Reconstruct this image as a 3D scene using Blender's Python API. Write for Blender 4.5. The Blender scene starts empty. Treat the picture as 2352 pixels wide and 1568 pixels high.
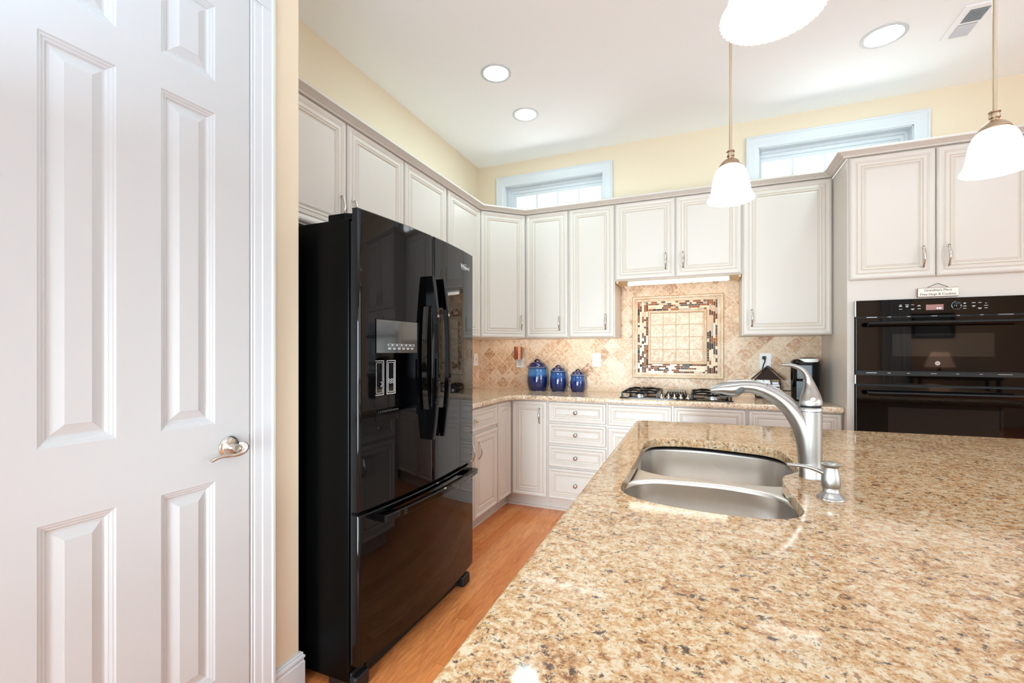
import bpy, bmesh, math, random
from math import sin, cos, pi, radians, sqrt
from mathutils import Vector, Matrix, noise
random.seed(7)
SC = bpy.context.scene
COL = SC.collection

# ------------------------------------------------------------------ camera, view, world, big lights
FPX, HOR, YAW, CAMZ = 1038.9, 809.0, 22.549, 1.255
cd = bpy.data.cameras.new('camera'); cam = bpy.data.objects.new('camera', cd); COL.objects.link(cam)
cam.location = (0, 0, CAMZ); cam.rotation_euler = (radians(90), 0, radians(YAW))
cd.sensor_width = 36; cd.lens = FPX * 36 / 2352
cd.shift_y = (HOR - 784) / 2352
cd.clip_start = 0.02
SC.camera = cam
SC.view_settings.view_transform = 'Standard'; SC.view_settings.look = 'None'
SC.view_settings.gamma = 1; SC.view_settings.use_curve_mapping = False
SC.view_settings.exposure = -0.31
SC.cycles.use_denoising = True
SC.cycles.max_bounces = 10; SC.cycles.diffuse_bounces = 5; SC.cycles.glossy_bounces = 5
SC.cycles.transmission_bounces = 6; SC.cycles.transparent_max_bounces = 8
SC.cycles.caustics_reflective = False; SC.cycles.caustics_refractive = False
SC.cycles.sample_clamp_indirect = 6
w = bpy.data.worlds.new('daylight'); SC.world = w; w.use_nodes = True
bg = w.node_tree.nodes['Background']; bg.inputs[0].default_value = (0.90, 0.975, 1.0, 1); bg.inputs[1].default_value = 10.0

def area(name, loc, rot, sx, sy, power, col=(1, 1, 1), spread=180):
    l = bpy.data.lights.new(name, 'AREA'); l.shape = 'RECTANGLE'; l.size = sx; l.size_y = sy
    l.energy = power; l.color = col; l.spread = radians(spread)
    o = bpy.data.objects.new(name, l); COL.objects.link(o); o.location = loc; o.rotation_euler = rot
    o['kind'] = 'helper'
    return o
YR, XR = -3.6, 5.2          # rear wall, right wall
DAY = (0.65, 0.99, 1.26)
area('daylight_boost_rear', (2.0, YR - 0.02, 1.55), (radians(90), 0, 0), 1.1, 1.5, 22, DAY)  # area light added in the unseen rear window opening to boost daylight
area('daylight_boost_right', (XR + 0.02, 0.0, 1.55), (radians(90), 0, radians(90)), 2.0, 1.5, 22, DAY)  # same booster added in the unseen opening of the right wall
# added unseen fill: two panels lighting the ceiling, one low along the aisle
area('ceiling_fill_left', (-0.7, -0.4, 1.8), (radians(180), 0, 0), 1.0, 1.0, 48, (.64, .99, 1.27))
area('ceiling_fill_right', (2.6, 0.6, 1.9), (radians(180), 0, 0), 1.6, 1.6, 54, (.64, .99, 1.27))
area('aisle_fill_low', (-0.72, -0.7, 0.85), (radians(90), 0, radians(-8)), 0.7, 1.3, 39, (.78, .97, 1.08), 75)

# ------------------------------------------------------------------ materials
def lin(c):
    return tuple(((x / 255) / 12.92 if x / 255 <= .04045 else ((x / 255 + .055) / 1.055) ** 2.4) for x in c)
def mat(name, rgb, rough=0.5, metal=0.0, spec=0.5, coat=0.0, emit=None, estr=0.0, coat_rough=0.03):
    m = bpy.data.materials.new(name); m.use_nodes = True
    b = m.node_tree.nodes['Principled BSDF']
    b.inputs['Base Color'].default_value = (*lin(rgb), 1)
    b.inputs['Roughness'].default_value = rough; b.inputs['Metallic'].default_value = metal
    b.inputs['Specular IOR Level'].default_value = spec
    b.inputs['Coat Weight'].default_value = coat; b.inputs['Coat Roughness'].default_value = coat_rough
    if emit: b.inputs['Emission Color'].default_value = (*lin(emit), 1); b.inputs['Emission Strength'].default_value = estr
    return m
class NT:
    """tiny node helper"""
    def __init__(s, m): s.m = m; s.t = m.node_tree; s.b = s.t.nodes['Principled BSDF']
    def n(s, typ, **kw):
        x = s.t.nodes.new(typ)
        for k, v in kw.items(): setattr(x, k, v)
        return x
    def put(s, sock, v):
        if hasattr(v, 'is_output') or isinstance(v, bpy.types.NodeSocket): s.t.links.new(v, sock)
        else: sock.default_value = v
    def math(s, op, a, b=0.0, c=None):
        x = s.n('ShaderNodeMath', operation=op); s.put(x.inputs[0], a); s.put(x.inputs[1], b)
        if c is not None: s.put(x.inputs[2], c)
        return x.outputs[0]
    def pos(s): return s.n('ShaderNodeNewGeometry').outputs['Position']
    def obj(s): return s.n('ShaderNodeTexCoord').outputs['Object']
    def xyz(s, v):
        x = s.n('ShaderNodeSeparateXYZ'); s.put(x.inputs[0], v); return x.outputs
    def comb(s, a, b, c=0.0):
        x = s.n('ShaderNodeCombineXYZ'); s.put(x.inputs[0], a); s.put(x.inputs[1], b); s.put(x.inputs[2], c); return x.outputs[0]
    def noise(s, vec, scale, detail=3, rough=0.5, dist=0.0):
        x = s.n('ShaderNodeTexNoise'); s.put(x.inputs['Vector'], vec); x.inputs['Scale'].default_value = scale
        x.inputs['Detail'].default_value = detail; x.inputs['Roughness'].default_value = rough; x.inputs['Distortion'].default_value = dist
        return x.outputs['Fac']
    def white(s, vec):
        x = s.n('ShaderNodeTexWhiteNoise'); x.noise_dimensions = '3D'; s.put(x.inputs['Vector'], vec); return x.outputs['Value']
    def ramp(s, fac, stops, interp='LINEAR'):
        x = s.n('ShaderNodeValToRGB'); s.put(x.inputs[0], fac); r = x.color_ramp; r.interpolation = interp
        while len(r.elements) < len(stops): r.elements.new(0.5)
        for e, (p, c) in zip(r.elements, stops): e.position = p; e.color = (*lin(c), 1) if len(c) == 3 else c
        return x.outputs[0]
    def mix(s, fac, a, b, mode='MIX'):
        x = s.n('ShaderNodeMix', data_type='RGBA', blend_type=mode)
        s.put(x.inputs[0], fac)
        s.put(x.inputs[6], (*lin(a), 1) if isinstance(a, tuple) else a); s.put(x.inputs[7], (*lin(b), 1) if isinstance(b, tuple) else b)
        return x.outputs[2]
    def bump(s, h, strength=0.3, dist=0.002):
        x = s.n('ShaderNodeBump'); x.inputs['Strength'].default_value = strength; x.inputs['Distance'].default_value = dist
        s.put(x.inputs['Height'], h); s.put(s.b.inputs['Normal'], x.outputs[0])

M = {}
M['wall'] = mat('cream_wall_paint', (229, 212, 186), 0.65, spec=0.3)
M['ceil'] = mat('white_ceiling_paint', (252, 252, 253), 0.8, spec=0.2)
M['trim'] = mat('white_trim_paint', (212, 214, 217), 0.45)
M['doorp'] = mat('white_door_paint', (201, 201, 202), 0.42)
M['cab'] = mat('cream_cabinet_paint', (215, 205, 196), 0.38)
M['glaze'] = mat('tan_cabinet_glaze', (208, 193, 173), 0.45)
M['maple'] = mat('pale_cabinet_wood', (232, 205, 165), 0.5)
M['black'] = mat('gloss_black_enamel', (4, 4, 5), 0.045, spec=0.36)
M['blackside'] = mat('satin_black_case', (4, 4, 4), 0.30, spec=0.1)
M['blackmatte'] = mat('matte_black', (10, 10, 11), 0.5)
M['gasket'] = mat('dark_gasket', (3, 3, 3), 0.7)
M['glassblack'] = mat('black_oven_glass', (5, 5, 6), 0.03, spec=0.45)
M['smoke'] = mat('smoked_plastic', (12, 12, 12), 0.3, spec=0.3)
M['ovenwin'] = mat('tinted_oven_window', (22, 22, 22), 0.03, spec=0.75)
M['disp'] = mat('dispenser_panel_glass', (128, 124, 120), 0.07, metal=0.85)
M['nickel'] = mat('satin_nickel', (214, 206, 196), 0.22, metal=1.0)
M['lampnickel'] = mat('warm_brushed_nickel', (190, 168, 142), 0.32, metal=1.0)
M['chrome'] = mat('bright_chrome', (235, 235, 235), 0.06, metal=1.0)
M['plastic'] = mat('white_plastic', (240, 240, 238), 0.35)
M['darkslot'] = mat('dark_slot', (40, 38, 36), 0.6)
M['iron'] = mat('cast_iron', (10, 10, 11), 0.4, spec=.3)
M['cookglass'] = mat('cooktop_glass', (10, 9, 9), 0.06, spec=0.4)
M['alu'] = mat('brushed_aluminium_cap', (200, 198, 196), 0.3, metal=1.0)
M['fabric'] = mat('pale_curtain', (205, 212, 214), 0.8)
M['print'] = mat('white_print', (225, 225, 225), 0.5)
M['brownprint'] = mat('brown_lettering', (92, 78, 62), 0.6)
M['signpaint'] = mat('cream_sign_face', (240, 232, 220), 0.6)
M['signwood'] = mat('worn_sign_edge', (150, 105, 55), 0.6)
M['wire'] = mat('dark_wire', (42, 33, 28), 0.6, spec=.2)
M['darkwood'] = mat('dark_brown_wood', (48, 33, 25), 0.6, spec=.2)
M['paper'] = mat('white_packet_paper', (244, 244, 246), 0.55)
M['blue'] = mat('blue_packet_mark', (50, 130, 200), 0.5)
M['copper'] = mat('hammered_copper', (170, 112, 84), 0.3, metal=0.85)
M['caulk'] = mat('pale_stone_liner', (232, 205, 170), 0.4)
M['led'] = mat('oven_display', (150, 112, 108), 0.2, emit=(150, 100, 95), estr=0.35)
M['ledtxt'] = mat('display_digits', (200, 235, 255), 0.5, emit=(170, 225, 255), estr=2.0)
M['bulb'] = mat('lit_downlight_lens', (255, 250, 240), 0.5, emit=(203, 248, 255), estr=112.0)
M['tube'] = mat('lit_tube', (255, 250, 240), 0.5, emit=(250, 240, 226), estr=5)
M['shade'] = mat('lit_frosted_glass', (252, 250, 245), 0.3, emit=(250, 250, 248), estr=1.15)
M['lampshade'] = mat('lit_pleated_shade', (240, 205, 180), 0.7, emit=(255, 200, 165), estr=1.6)
M['shrub'] = mat('plain_art', (120, 130, 135), 0.6)

# wall paint mottling is left plain; brushed steel with fine grain
def steel(name, rgb, rough, axis, sc=(1, 1, 1)):
    m = mat(name, rgb, rough, metal=1.0); t = NT(m)
    mp = t.n('ShaderNodeMapping'); t.put(mp.inputs[0], t.obj()); mp.inputs['Scale'].default_value = sc
    f = t.noise(mp.outputs[0], 60, 2)
    t.put(t.b.inputs['Roughness'], t.math('MULTIPLY_ADD', f, 0.05, rough - 0.02)); 
    t.put(t.b.inputs['Base Color'], t.mix(f, tuple(int(c * .97) for c in rgb), tuple(min(255, int(c * 1.02)) for c in rgb)))
    t.b.inputs['Anisotropic'].default_value = 0.85
    tg = t.n('ShaderNodeTangent', direction_type='RADIAL', axis='Z'); t.put(t.b.inputs['Tangent'], tg.outputs[0])
    return m
M['steel'] = steel('brushed_sink_steel', (236, 232, 228), 0.2, 0, (1, 1, 14))
M['rim'] = mat('satin_sink_rim', (212, 206, 200), 0.33, metal=1.0)
M['fnickel'] = steel('brushed_faucet_nickel', (166, 162, 157), 0.34, 0, (12, 12, 1))

# granite
def granite(name, light, mid, gold, brown, dark, k=1.0):
    m = mat(name, mid, 0.07, spec=0.5); t = NT(m); p = t.pos()
    def off(v):
        q = t.n('ShaderNodeVectorMath', operation='ADD'); t.put(q.inputs[0], p); q.inputs[1].default_value = v; return q.outputs[0]
    a = t.noise(p, 9 * k, 4, 0.6, 0.5)                       # drifting colour fields
    b = t.noise(off((5, 2, 1)), 60 * k, 5, 0.7, 0.25)         # crystals
    f = t.noise(off((1, 9, 4)), 190 * k, 3, 0.65, 0.3)       # fine grain
    e = t.math('ADD', t.math('MULTIPLY', t.math('SUBTRACT', a, 0.5), 0.25), t.math('MULTIPLY_ADD', t.math('SUBTRACT', f, 0.5), 0.7, b))
    c = t.ramp(e, [(0.38, light), (0.50, mid), (0.62, gold), (0.74, brown)])
    dens = t.math('MULTIPLY', t.math('SUBTRACT', a, 0.5), 0.13)
    s1 = t.noise(off((3.1, 7.7, 1.3)), 100 * k, 5, 0.65, 0.25)
    m1 = t.ramp(t.math('ADD', s1, dens), [(0.575, (0, 0, 0, 1)), (0.625, (1, 1, 1, 1))])
    c = t.mix(t.math('MULTIPLY', m1, 0.8), c, brown)
    s2 = t.noise(off((8.3, 1.7, 6.1)), 62 * k, 6, 0.72, 0.2)
    m2 = t.ramp(t.math('ADD', s2, dens), [(0.585, (0, 0, 0, 1)), (0.62, (1, 1, 1, 1))])
    c = t.mix(t.math('MULTIPLY', m2, 0.9), c, dark)
    s3 = t.noise(off((2.2, 4.4, 9.1)), 180 * k, 3, 0.6, 0.1)
    m3 = t.ramp(t.math('ADD', s3, t.math('MULTIPLY', dens, 0.6)), [(0.63, (0, 0, 0, 1)), (0.68, (1, 1, 1, 1))])
    c = t.mix(t.math('MULTIPLY', m3, 0.75), c, dark)
    t.put(t.b.inputs['Base Color'], c)
    return m
M['granite'] = granite('gold_island_granite', (203, 182, 154), (191, 156, 117), (174, 127, 83), (124, 82, 56), (60, 48, 48))
M['granite2'] = granite('rose_counter_granite', (236, 220, 200), (222, 196, 168), (205, 170, 134), (150, 112, 84), (86, 66, 62))

# diagonal travertine tile; ax picks the horizontal coordinate
def travertine(name, ax, size, diag=True, ox=0.0, oz=0.0, pale=False):
    m = mat(name, (214, 180, 145), 0.42, spec=0.4); t = NT(m); p = t.pos(); o = t.xyz(p)
    h, z = t.math('ADD', o[ax], ox), t.math('ADD', o[2], oz)
    if diag:
        u = t.math('DIVIDE', t.math('ADD', h, z), size * sqrt(2)); v = t.math('DIVIDE', t.math('SUBTRACT', z, h), size * sqrt(2))
    else:
        u = t.math('DIVIDE', h, size); v = t.math('DIVIDE', z, size)
    fu, fv = t.math('FLOOR', u), t.math('FLOOR', v)
    wob = t.math('MULTIPLY', t.math('SUBTRACT', t.noise(p, 60, 3), 0.5), 0.05)
    eu = t.math('ABSOLUTE', t.math('SUBTRACT', t.math('FRACT', u), 0.5)); ev = t.math('ABSOLUTE', t.math('SUBTRACT', t.math('FRACT', v), 0.5))
    e = t.math('ADD', t.math('MAXIMUM', eu, ev), wob)
    g = t.ramp(e, [(0.468, (0, 0, 0, 1)), (0.485, (1, 1, 1, 1))])
    r = t.white(t.comb(fu, fv, 3.0))
    if pale: cells = t.ramp(r, [(0, (194, 160, 126)), (0.4, (208, 180, 148)), (1, (220, 196, 168))])
    else: cells = t.ramp(r, [(0, (176, 124, 84)), (0.16, (198, 150, 108)), (0.45, (216, 176, 138)), (0.8, (226, 194, 162)), (1, (234, 210, 184))])
    shift = t.n('ShaderNodeVectorMath', operation='MULTIPLY_ADD'); t.put(shift.inputs[0], t.comb(fu, fv, 0.0)); shift.inputs[1].default_value = (1.7, 2.3, 0); t.put(shift.inputs[2], p)
    n1 = t.noise(shift.outputs[0], 16, 6, 0.68, 1.5)
    c = t.mix(t.ramp(n1, [(0.46, (0, 0, 0, 1)), (0.66, (.62, .62, .62, 1))]), cells, (186, 134, 90))
    n2 = t.noise(shift.outputs[0], 40, 5, 0.7, 0.5)
    c = t.mix(t.ramp(n2, [(0.42, (.55, .55, .55, 1)), (0.56, (0, 0, 0, 1))]), c, (240, 222, 200))
    c = t.mix(g, c, (188, 150, 112) if pale else (238, 218, 190))
    t.put(t.b.inputs['Base Color'], c)
    t.bump(t.math('SUBTRACT', t.math('MULTIPLY', n2, 0.35), g), 0.5, 0.002)
    return m
M['tileback'] = travertine('travertine_back', 0, 0.097, True, 0.02, -0.004)
M['tileleft'] = travertine('travertine_side', 1, 0.097, True, 0.03, -0.004)
M['tilepale'] = travertine('travertine_pale', 0, 0.1015, False, 0.383, -1.179 + 0.203 * 5, True)
def stone(name, a, b, sc=22, rough=0.35):
    m = mat(name, a, rough); t = NT(m); f = t.noise(t.pos(), sc, 6, 0.65, 1.0)
    t.put(t.b.inputs['Base Color'], t.mix(t.ramp(f, [(0.4, (0, 0, 0, 1)), (0.68, (1, 1, 1, 1))]), a, b)); return m
M['stonemold'] = stone('honed_stone_molding', (222, 200, 172), (204, 166, 128))

# wood floor: planks run along Y
def floor_mat():
    m = mat('oak_floor', (206, 128, 78), 0.24, spec=0.5); t = NT(m); p = t.pos(); o = t.xyz(p)
    pw = 0.083
    u = t.math('DIVIDE', o[0], pw); fu = t.math('FLOOR', u)
    off = t.white(t.comb(fu, 1.0, 5.0))
    v = t.math('ADD', t.math('DIVIDE', o[1], 1.1), t.math('MULTIPLY', off, 7.0)); fv = t.math('FLOOR', v)
    r = t.white(t.comb(fu, fv, 9.0))
    c = t.ramp(r, [(0, (222, 128, 66)), (0.5, (234, 144, 80)), (1, (242, 158, 94))])
    gv = t.comb(t.math('MULTIPLY', o[0], 9.0), t.math('ADD', o[1], t.math('MULTIPLY', r, 9.0)), r)
    g1 = t.noise(gv, 5.0, 6, 0.65, 2.0)
    c = t.mix(t.ramp(g1, [(0.42, (0, 0, 0, 1)), (0.72, (.75, .75, .75, 1))]), c, (178, 96, 56))
    g2 = t.noise(t.comb(t.math('MULTIPLY', o[0], 60.0), o[1], r), 6.0, 3)
    c = t.mix(t.math('MULTIPLY', g2, 0.18), c, (150, 84, 48))
    eu = t.math('ABSOLUTE', t.math('SUBTRACT', t.math('FRACT', u), 0.5))
    ev = t.math('ABSOLUTE', t.math('SUBTRACT', t.math('FRACT', v), 0.5))
    seam = t.math('MAXIMUM', t.math('GREATER_THAN', eu, 0.49), t.math('GREATER_THAN', ev, 0.4985))
    c = t.mix(t.math('MULTIPLY', seam, 0.25), c, (112, 58, 32))
    t.put(t.b.inputs['Base Color'], c)
    return m
M['floor'] = floor_mat()

def blueglaze(name, z0, z1, top):
    m = mat(name, (28, 58, 128), 0.10, spec=0.7, coat=0.4); t = NT(m); o = t.xyz(t.obj())
    n = t.noise(t.obj(), 30, 4)
    f = t.math('ADD', t.math('DIVIDE', t.math('SUBTRACT', o[2], z0), z1 - z0), t.math('MULTIPLY', t.math('SUBTRACT', n, 0.5), 0.16))
    c = t.ramp(f, [(0.0, (16, 28, 72)), (0.45, (16, 38, 98)), (0.60, (18, 46, 106)), (0.72, top), (0.9, top), (1.0, (30, 66, 118))])
    t.put(t.b.inputs['Base Color'], c); return m

# thin clear pane
def pane_mat():
    m = bpy.data.materials.new('clear_pane'); m.use_nodes = True; nt = m.node_tree; nt.nodes.clear()
    o = nt.nodes.new('ShaderNodeOutputMaterial'); mx = nt.nodes.new('ShaderNodeMixShader'); tr = nt.nodes.new('ShaderNodeBsdfTransparent'); g = nt.nodes.new('ShaderNodeBsdfGlossy')
    g.inputs['Roughness'].default_value = 0.02; fr = nt.nodes.new('ShaderNodeFresnel'); fr.inputs[0].default_value = 1.3
    nt.links.new(fr.outputs[0], mx.inputs[0]); nt.links.new(tr.outputs[0], mx.inputs[1]); nt.links.new(g.outputs[0], mx.inputs[2]); nt.links.new(mx.outputs[0], o.inputs[0]); return m
M['pane'] = pane_mat()

# ------------------------------------------------------------------ mesh helpers
class MB:
    def __init__(s): s.v = []; s.f = []; s.m = []; s.mats = []
    def mi(s, m):
        m = M[m] if isinstance(m, str) else m
        if m not in s.mats: s.mats.append(m)
        return s.mats.index(m)
    def face(s, idx, m): s.f.append(tuple(idx)); s.m.append(s.mi(m))
    def vert(s, p): s.v.append(tuple(p)); return len(s.v) - 1
    def box(s, x0, x1, y0, y1, z0, z1, m):
        b = len(s.v)
        for z in (z0, z1):
            for x, y in ((x0, y0), (x1, y0), (x1, y1), (x0, y1)): s.v.append((x, y, z))
        for q in ((0, 3, 2, 1), (4, 5, 6, 7), (0, 1, 5, 4), (1, 2, 6, 5), (2, 3, 7, 6), (3, 0, 4, 7)): s.face([b + i for i in q], m)
        return s
    def prism(s, pts, z0, z1, m, ms=None):
        """polygon in XY (ccw), extruded in z"""
        b = len(s.v); n = len(pts)
        for z in (z0, z1):
            for p in pts: s.v.append((p[0], p[1], z))
        s.face([b + i for i in reversed(range(n))], m); s.face([b + n + i for i in range(n)], m)
        for i in range(n): s.face((b + i, b + (i + 1) % n, b + n + (i + 1) % n, b + n + i), ms or m)
        return s
    def loft(s, rings, m, cap=True, closed=True):
        """rings: list of equal-length point lists"""
        b = len(s.v); n = len(rings[0])
        for r in rings:
            for p in r: s.v.append(tuple(p))
        for k in range(len(rings) - 1):
            mm = m[k] if isinstance(m, list) else m
            for i in range(n if closed else n - 1):
                j = (i + 1) % n
                s.face((b + k * n + i, b + k * n + j, b + (k + 1) * n + j, b + (k + 1) * n + i), mm)
        if cap:
            m0 = m[0] if isinstance(m, list) else m; m1 = m[-1] if isinstance(m, list) else m
            s.face([b + i for i in reversed(range(n))], m0); s.face([b + (len(rings) - 1) * n + i for i in range(n)], m1)
        return s
    def lathe(s, prof, m, n=32, c=(0, 0, 0), flute=0.0, nf=0, cap=True, fl=None):
        rings = []
        for k, (r, z) in enumerate(prof):
            a = (fl[k] if fl else flute)
            rings.append([(c[0] + (r * (1 + a * cos(nf * 2 * pi * i / n))) * cos(2 * pi * i / n), c[1] + (r * (1 + a * cos(nf * 2 * pi * i / n))) * sin(2 * pi * i / n), c[2] + z) for i in range(n)])
        return s.loft(rings, m, cap)
    def tube(s, path, rad, m, n=12, flat=1.0, up=(0, 0, 1), cap=True):
        """path points, per point radius (scalar or list or (a,b) pairs)"""
        P = [Vector(p) for p in path]; rings = []; up = Vector(up)
        prev = None
        for i, p in enumerate(P):
            t = (P[min(i + 1, len(P) - 1)] - P[max(i - 1, 0)]).normalized()
            if prev is None:
                a = up.cross(t)
                if a.length < 1e-4: a = Vector((1, 0, 0)).cross(t)
                if a.length < 1e-4: a = Vector((0, 1, 0)).cross(t)
                a.normalize()
            else:
                a = prev - t * prev.dot(t); a.normalize()
            prev = a; b = t.cross(a)
            r = rad[i] if isinstance(rad, (list, tuple)) else rad
            ra, rb = r if isinstance(r, (list, tuple)) else (r, r * flat)
            rings.append([tuple(p + a * ra * cos(2 * pi * k / n) + b * rb * sin(2 * pi * k / n)) for k in range(n)])
        return s.loft(rings, m, cap)
    def rings_panel(s, x0, x1, z0, z1, prof, mats, y0=0.0):
        """front facing -Y: concentric rectangles; prof = (inset, out); last ring is filled"""
        b = len(s.v)
        for ins, out in prof:
            for x, z in ((x0 + ins, z0 + ins), (x1 - ins, z0 + ins), (x1 - ins, z1 - ins), (x0 + ins, z1 - ins)): s.v.append((x, y0 - out, z))
        for k in range(len(prof) - 1):
            for i in range(4):
                j = (i + 1) % 4
                s.face((b + 4 * k + i, b + 4 * k + j, b + 4 * k + 4 + j, b + 4 * k + 4 + i), mats[k])
        e = b + 4 * (len(prof) - 1); s.face((e, e + 1, e + 2, e + 3), mats[-1])
        return b
    def mesh(s, name, smooth=None):
        me = bpy.data.meshes.new(name); me.from_pydata(s.v, [], s.f)
        for m in s.mats: me.materials.append(m)
        me.polygons.foreach_set('material_index', s.m)
        bm = bmesh.new(); bm.from_mesh(me); bmesh.ops.recalc_face_normals(bm, faces=bm.faces); bm.to_mesh(me); bm.free()
        if smooth is not None:
            me.polygons.foreach_set('use_smooth', [True] * len(me.polygons)); me.set_sharp_from_angle(angle=radians(smooth))
        me.update(); return me
    def build(s, name, parent=None, smooth=None, bevel=0, seg=2, loc=None, rz=None, kind=None, fix=True):
        return link(name, s.mesh(name, smooth), parent, bevel, seg, loc, rz, kind)
def link(name, me, parent=None, bevel=0, seg=2, loc=None, rz=None, kind=None):
    o = bpy.data.objects.new(name, me); COL.objects.link(o)
    if parent: o.parent = parent
    if loc: o.location = loc
    if rz is not None: o.rotation_euler = (0, 0, rz)
    if bevel:
        b = o.modifiers.new('bevel', 'BEVEL'); b.width = bevel; b.segments = seg; b.limit_method = 'ANGLE'; b.angle_limit = radians(40); b.harden_normals = False
    if kind: o['kind'] = kind
    return o
def tag(o, label, cat, group=None, kind=None):
    o['label'] = label; o['category'] = cat
    if group: o['group'] = group
    if kind: o['kind'] = kind
    return o
def thing(name, label, cat, loc=(0, 0, 0), rz=0, group=None):
    o = bpy.data.objects.new(name, None); COL.objects.link(o); o.location = loc; o.rotation_euler = (0, 0, rz); o.empty_display_size = .05
    return tag(o, label, cat, group)
def copy_tree(o, parent=None):
    c = o.copy(); COL.objects.link(c); c.parent = parent
    for ch in [x for x in bpy.data.objects if x.parent == o]: copy_tree(ch, c)
    return c
def smoothpath(pts, n=8, closed=False):
    """Catmull-Rom through points of any dimension"""
    out = []; N = len(pts); rng = N if closed else N - 1
    for i in range(rng):
        g = lambda k: pts[k % N] if closed else pts[max(0, min(N - 1, k))]
        p0, p1, p2, p3 = g(i - 1), g(i), g(i + 1), g(i + 2)
        for k in range(n):
            t = k / n
            out.append(tuple(0.5 * (2 * b + (c - a) * t + (2 * a - 5 * b + 4 * c - d) * t * t + (3 * b - a - 3 * c + d) * t ** 3) for a, b, c, d in zip(p0, p1, p2, p3)))
    if not closed: out.append(tuple(pts[-1]))
    return out
def text_mesh(s, size, m, ext=0.0006, shear=0.0, align='CENTER', space=1.0):
    c = bpy.data.curves.new('lettering', 'FONT'); c.body = s; c.size = size; c.extrude = ext; c.align_x = align; c.align_y = 'CENTER'; c.shear = shear; c.resolution_u = 3; c.space_character = space
    o = bpy.data.objects.new('tmp', c); COL.objects.link(o); bpy.context.view_layer.update()
    me = bpy.data.meshes.new_from_object(o.evaluated_get(bpy.context.evaluated_depsgraph_get()))
    bpy.data.objects.remove(o); me.materials.clear(); me.materials.append(M[m] if isinstance(m, str) else m)
    return me
def lettering(s, size, m, parent, loc, rot=(pi / 2, 0, 0), name='lettering', **k):
    o = link(name, text_mesh(s, size, m, **k), parent); o.location = loc; o.rotation_euler = rot; return o

# ------------------------------------------------------------------ room constants
XL, YB, H = -1.995, 3.957, 3.05        # left wall, back wall, ceiling
XS = -1.385                            # near left wall (with the door)
T = 0.16
# floor / ceiling
MB().box(XL - T, XR + T, YR - T, YB + T, -0.06, 0, 'floor').build('floor', kind='structure')
cl = MB().box(XL - T, XR + T, YR - T, YB + T, H, H + 0.1, 'ceil'); cl.build('ceiling', kind='structure')
# back wall with two transom openings
W1 = (-1.712, -0.783); W2 = (0.419, 1.366); WZ0, WZ1 = 2.47, 2.83
b = MB()
b.box(XL - T, XR + T, YB, YB + T, 0, WZ0, 'wall'); b.box(XL - T, XR + T, YB, YB + T, WZ1, H, 'wall')
for x0, x1 in ((XL - T, W1[0]), (W1[1], W2[0]), (W2[1], XR + T)): b.box(x0, x1, YB, YB + T, WZ0, WZ1, 'wall')
b.build('wall_back', kind='structure')
MB().box(XL - T, XL, 1.155, YB, 0, H, 'wall').build('wall_left', kind='structure')
# near left wall with door opening Y .40-1.045, plus the return beside the fridge
DY0, DY1, DH = 0.412, 1.052, 2.44
b = MB()
b.box(XS - 0.12, XS, YR, DY0, 0, H, 'wall'); b.box(XS - 0.12, XS, DY1, 1.255, 0, H, 'wall'); b.box(XS - 0.12, XS, DY0, DY1, DH, H, 'wall')
b.box(XL, XS - 0.12, 1.155, 1.255, 0, H, 'wall')
b.build('wall_near_left', kind='structure')
# rear wall and right wall, one window opening each
b = MB()
b.box(XL, 1.45, YR - T, YR, 0, H, 'wall'); b.box(2.55, XR + T, YR - T, YR, 0, H, 'wall'); b.box(1.45, 2.55, YR - T, YR, 0, .8, 'wall'); b.box(1.45, 2.55, YR - T, YR, 2.3, H, 'wall')
b.build('wall_rear', kind='structure')
b = MB(); b.box(XR, XR + T, YR, -1.0, 0, H, 'wall'); b.box(XR, XR + T, 1.0, YB, 0, H, 'wall'); b.box(XR, XR + T, -1.0, 1.0, 0, .8, 'wall'); b.box(XR, XR + T, -1.0, 1.0, 2.3, H, 'wall')
b.build('wall_right', kind='structure')

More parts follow.
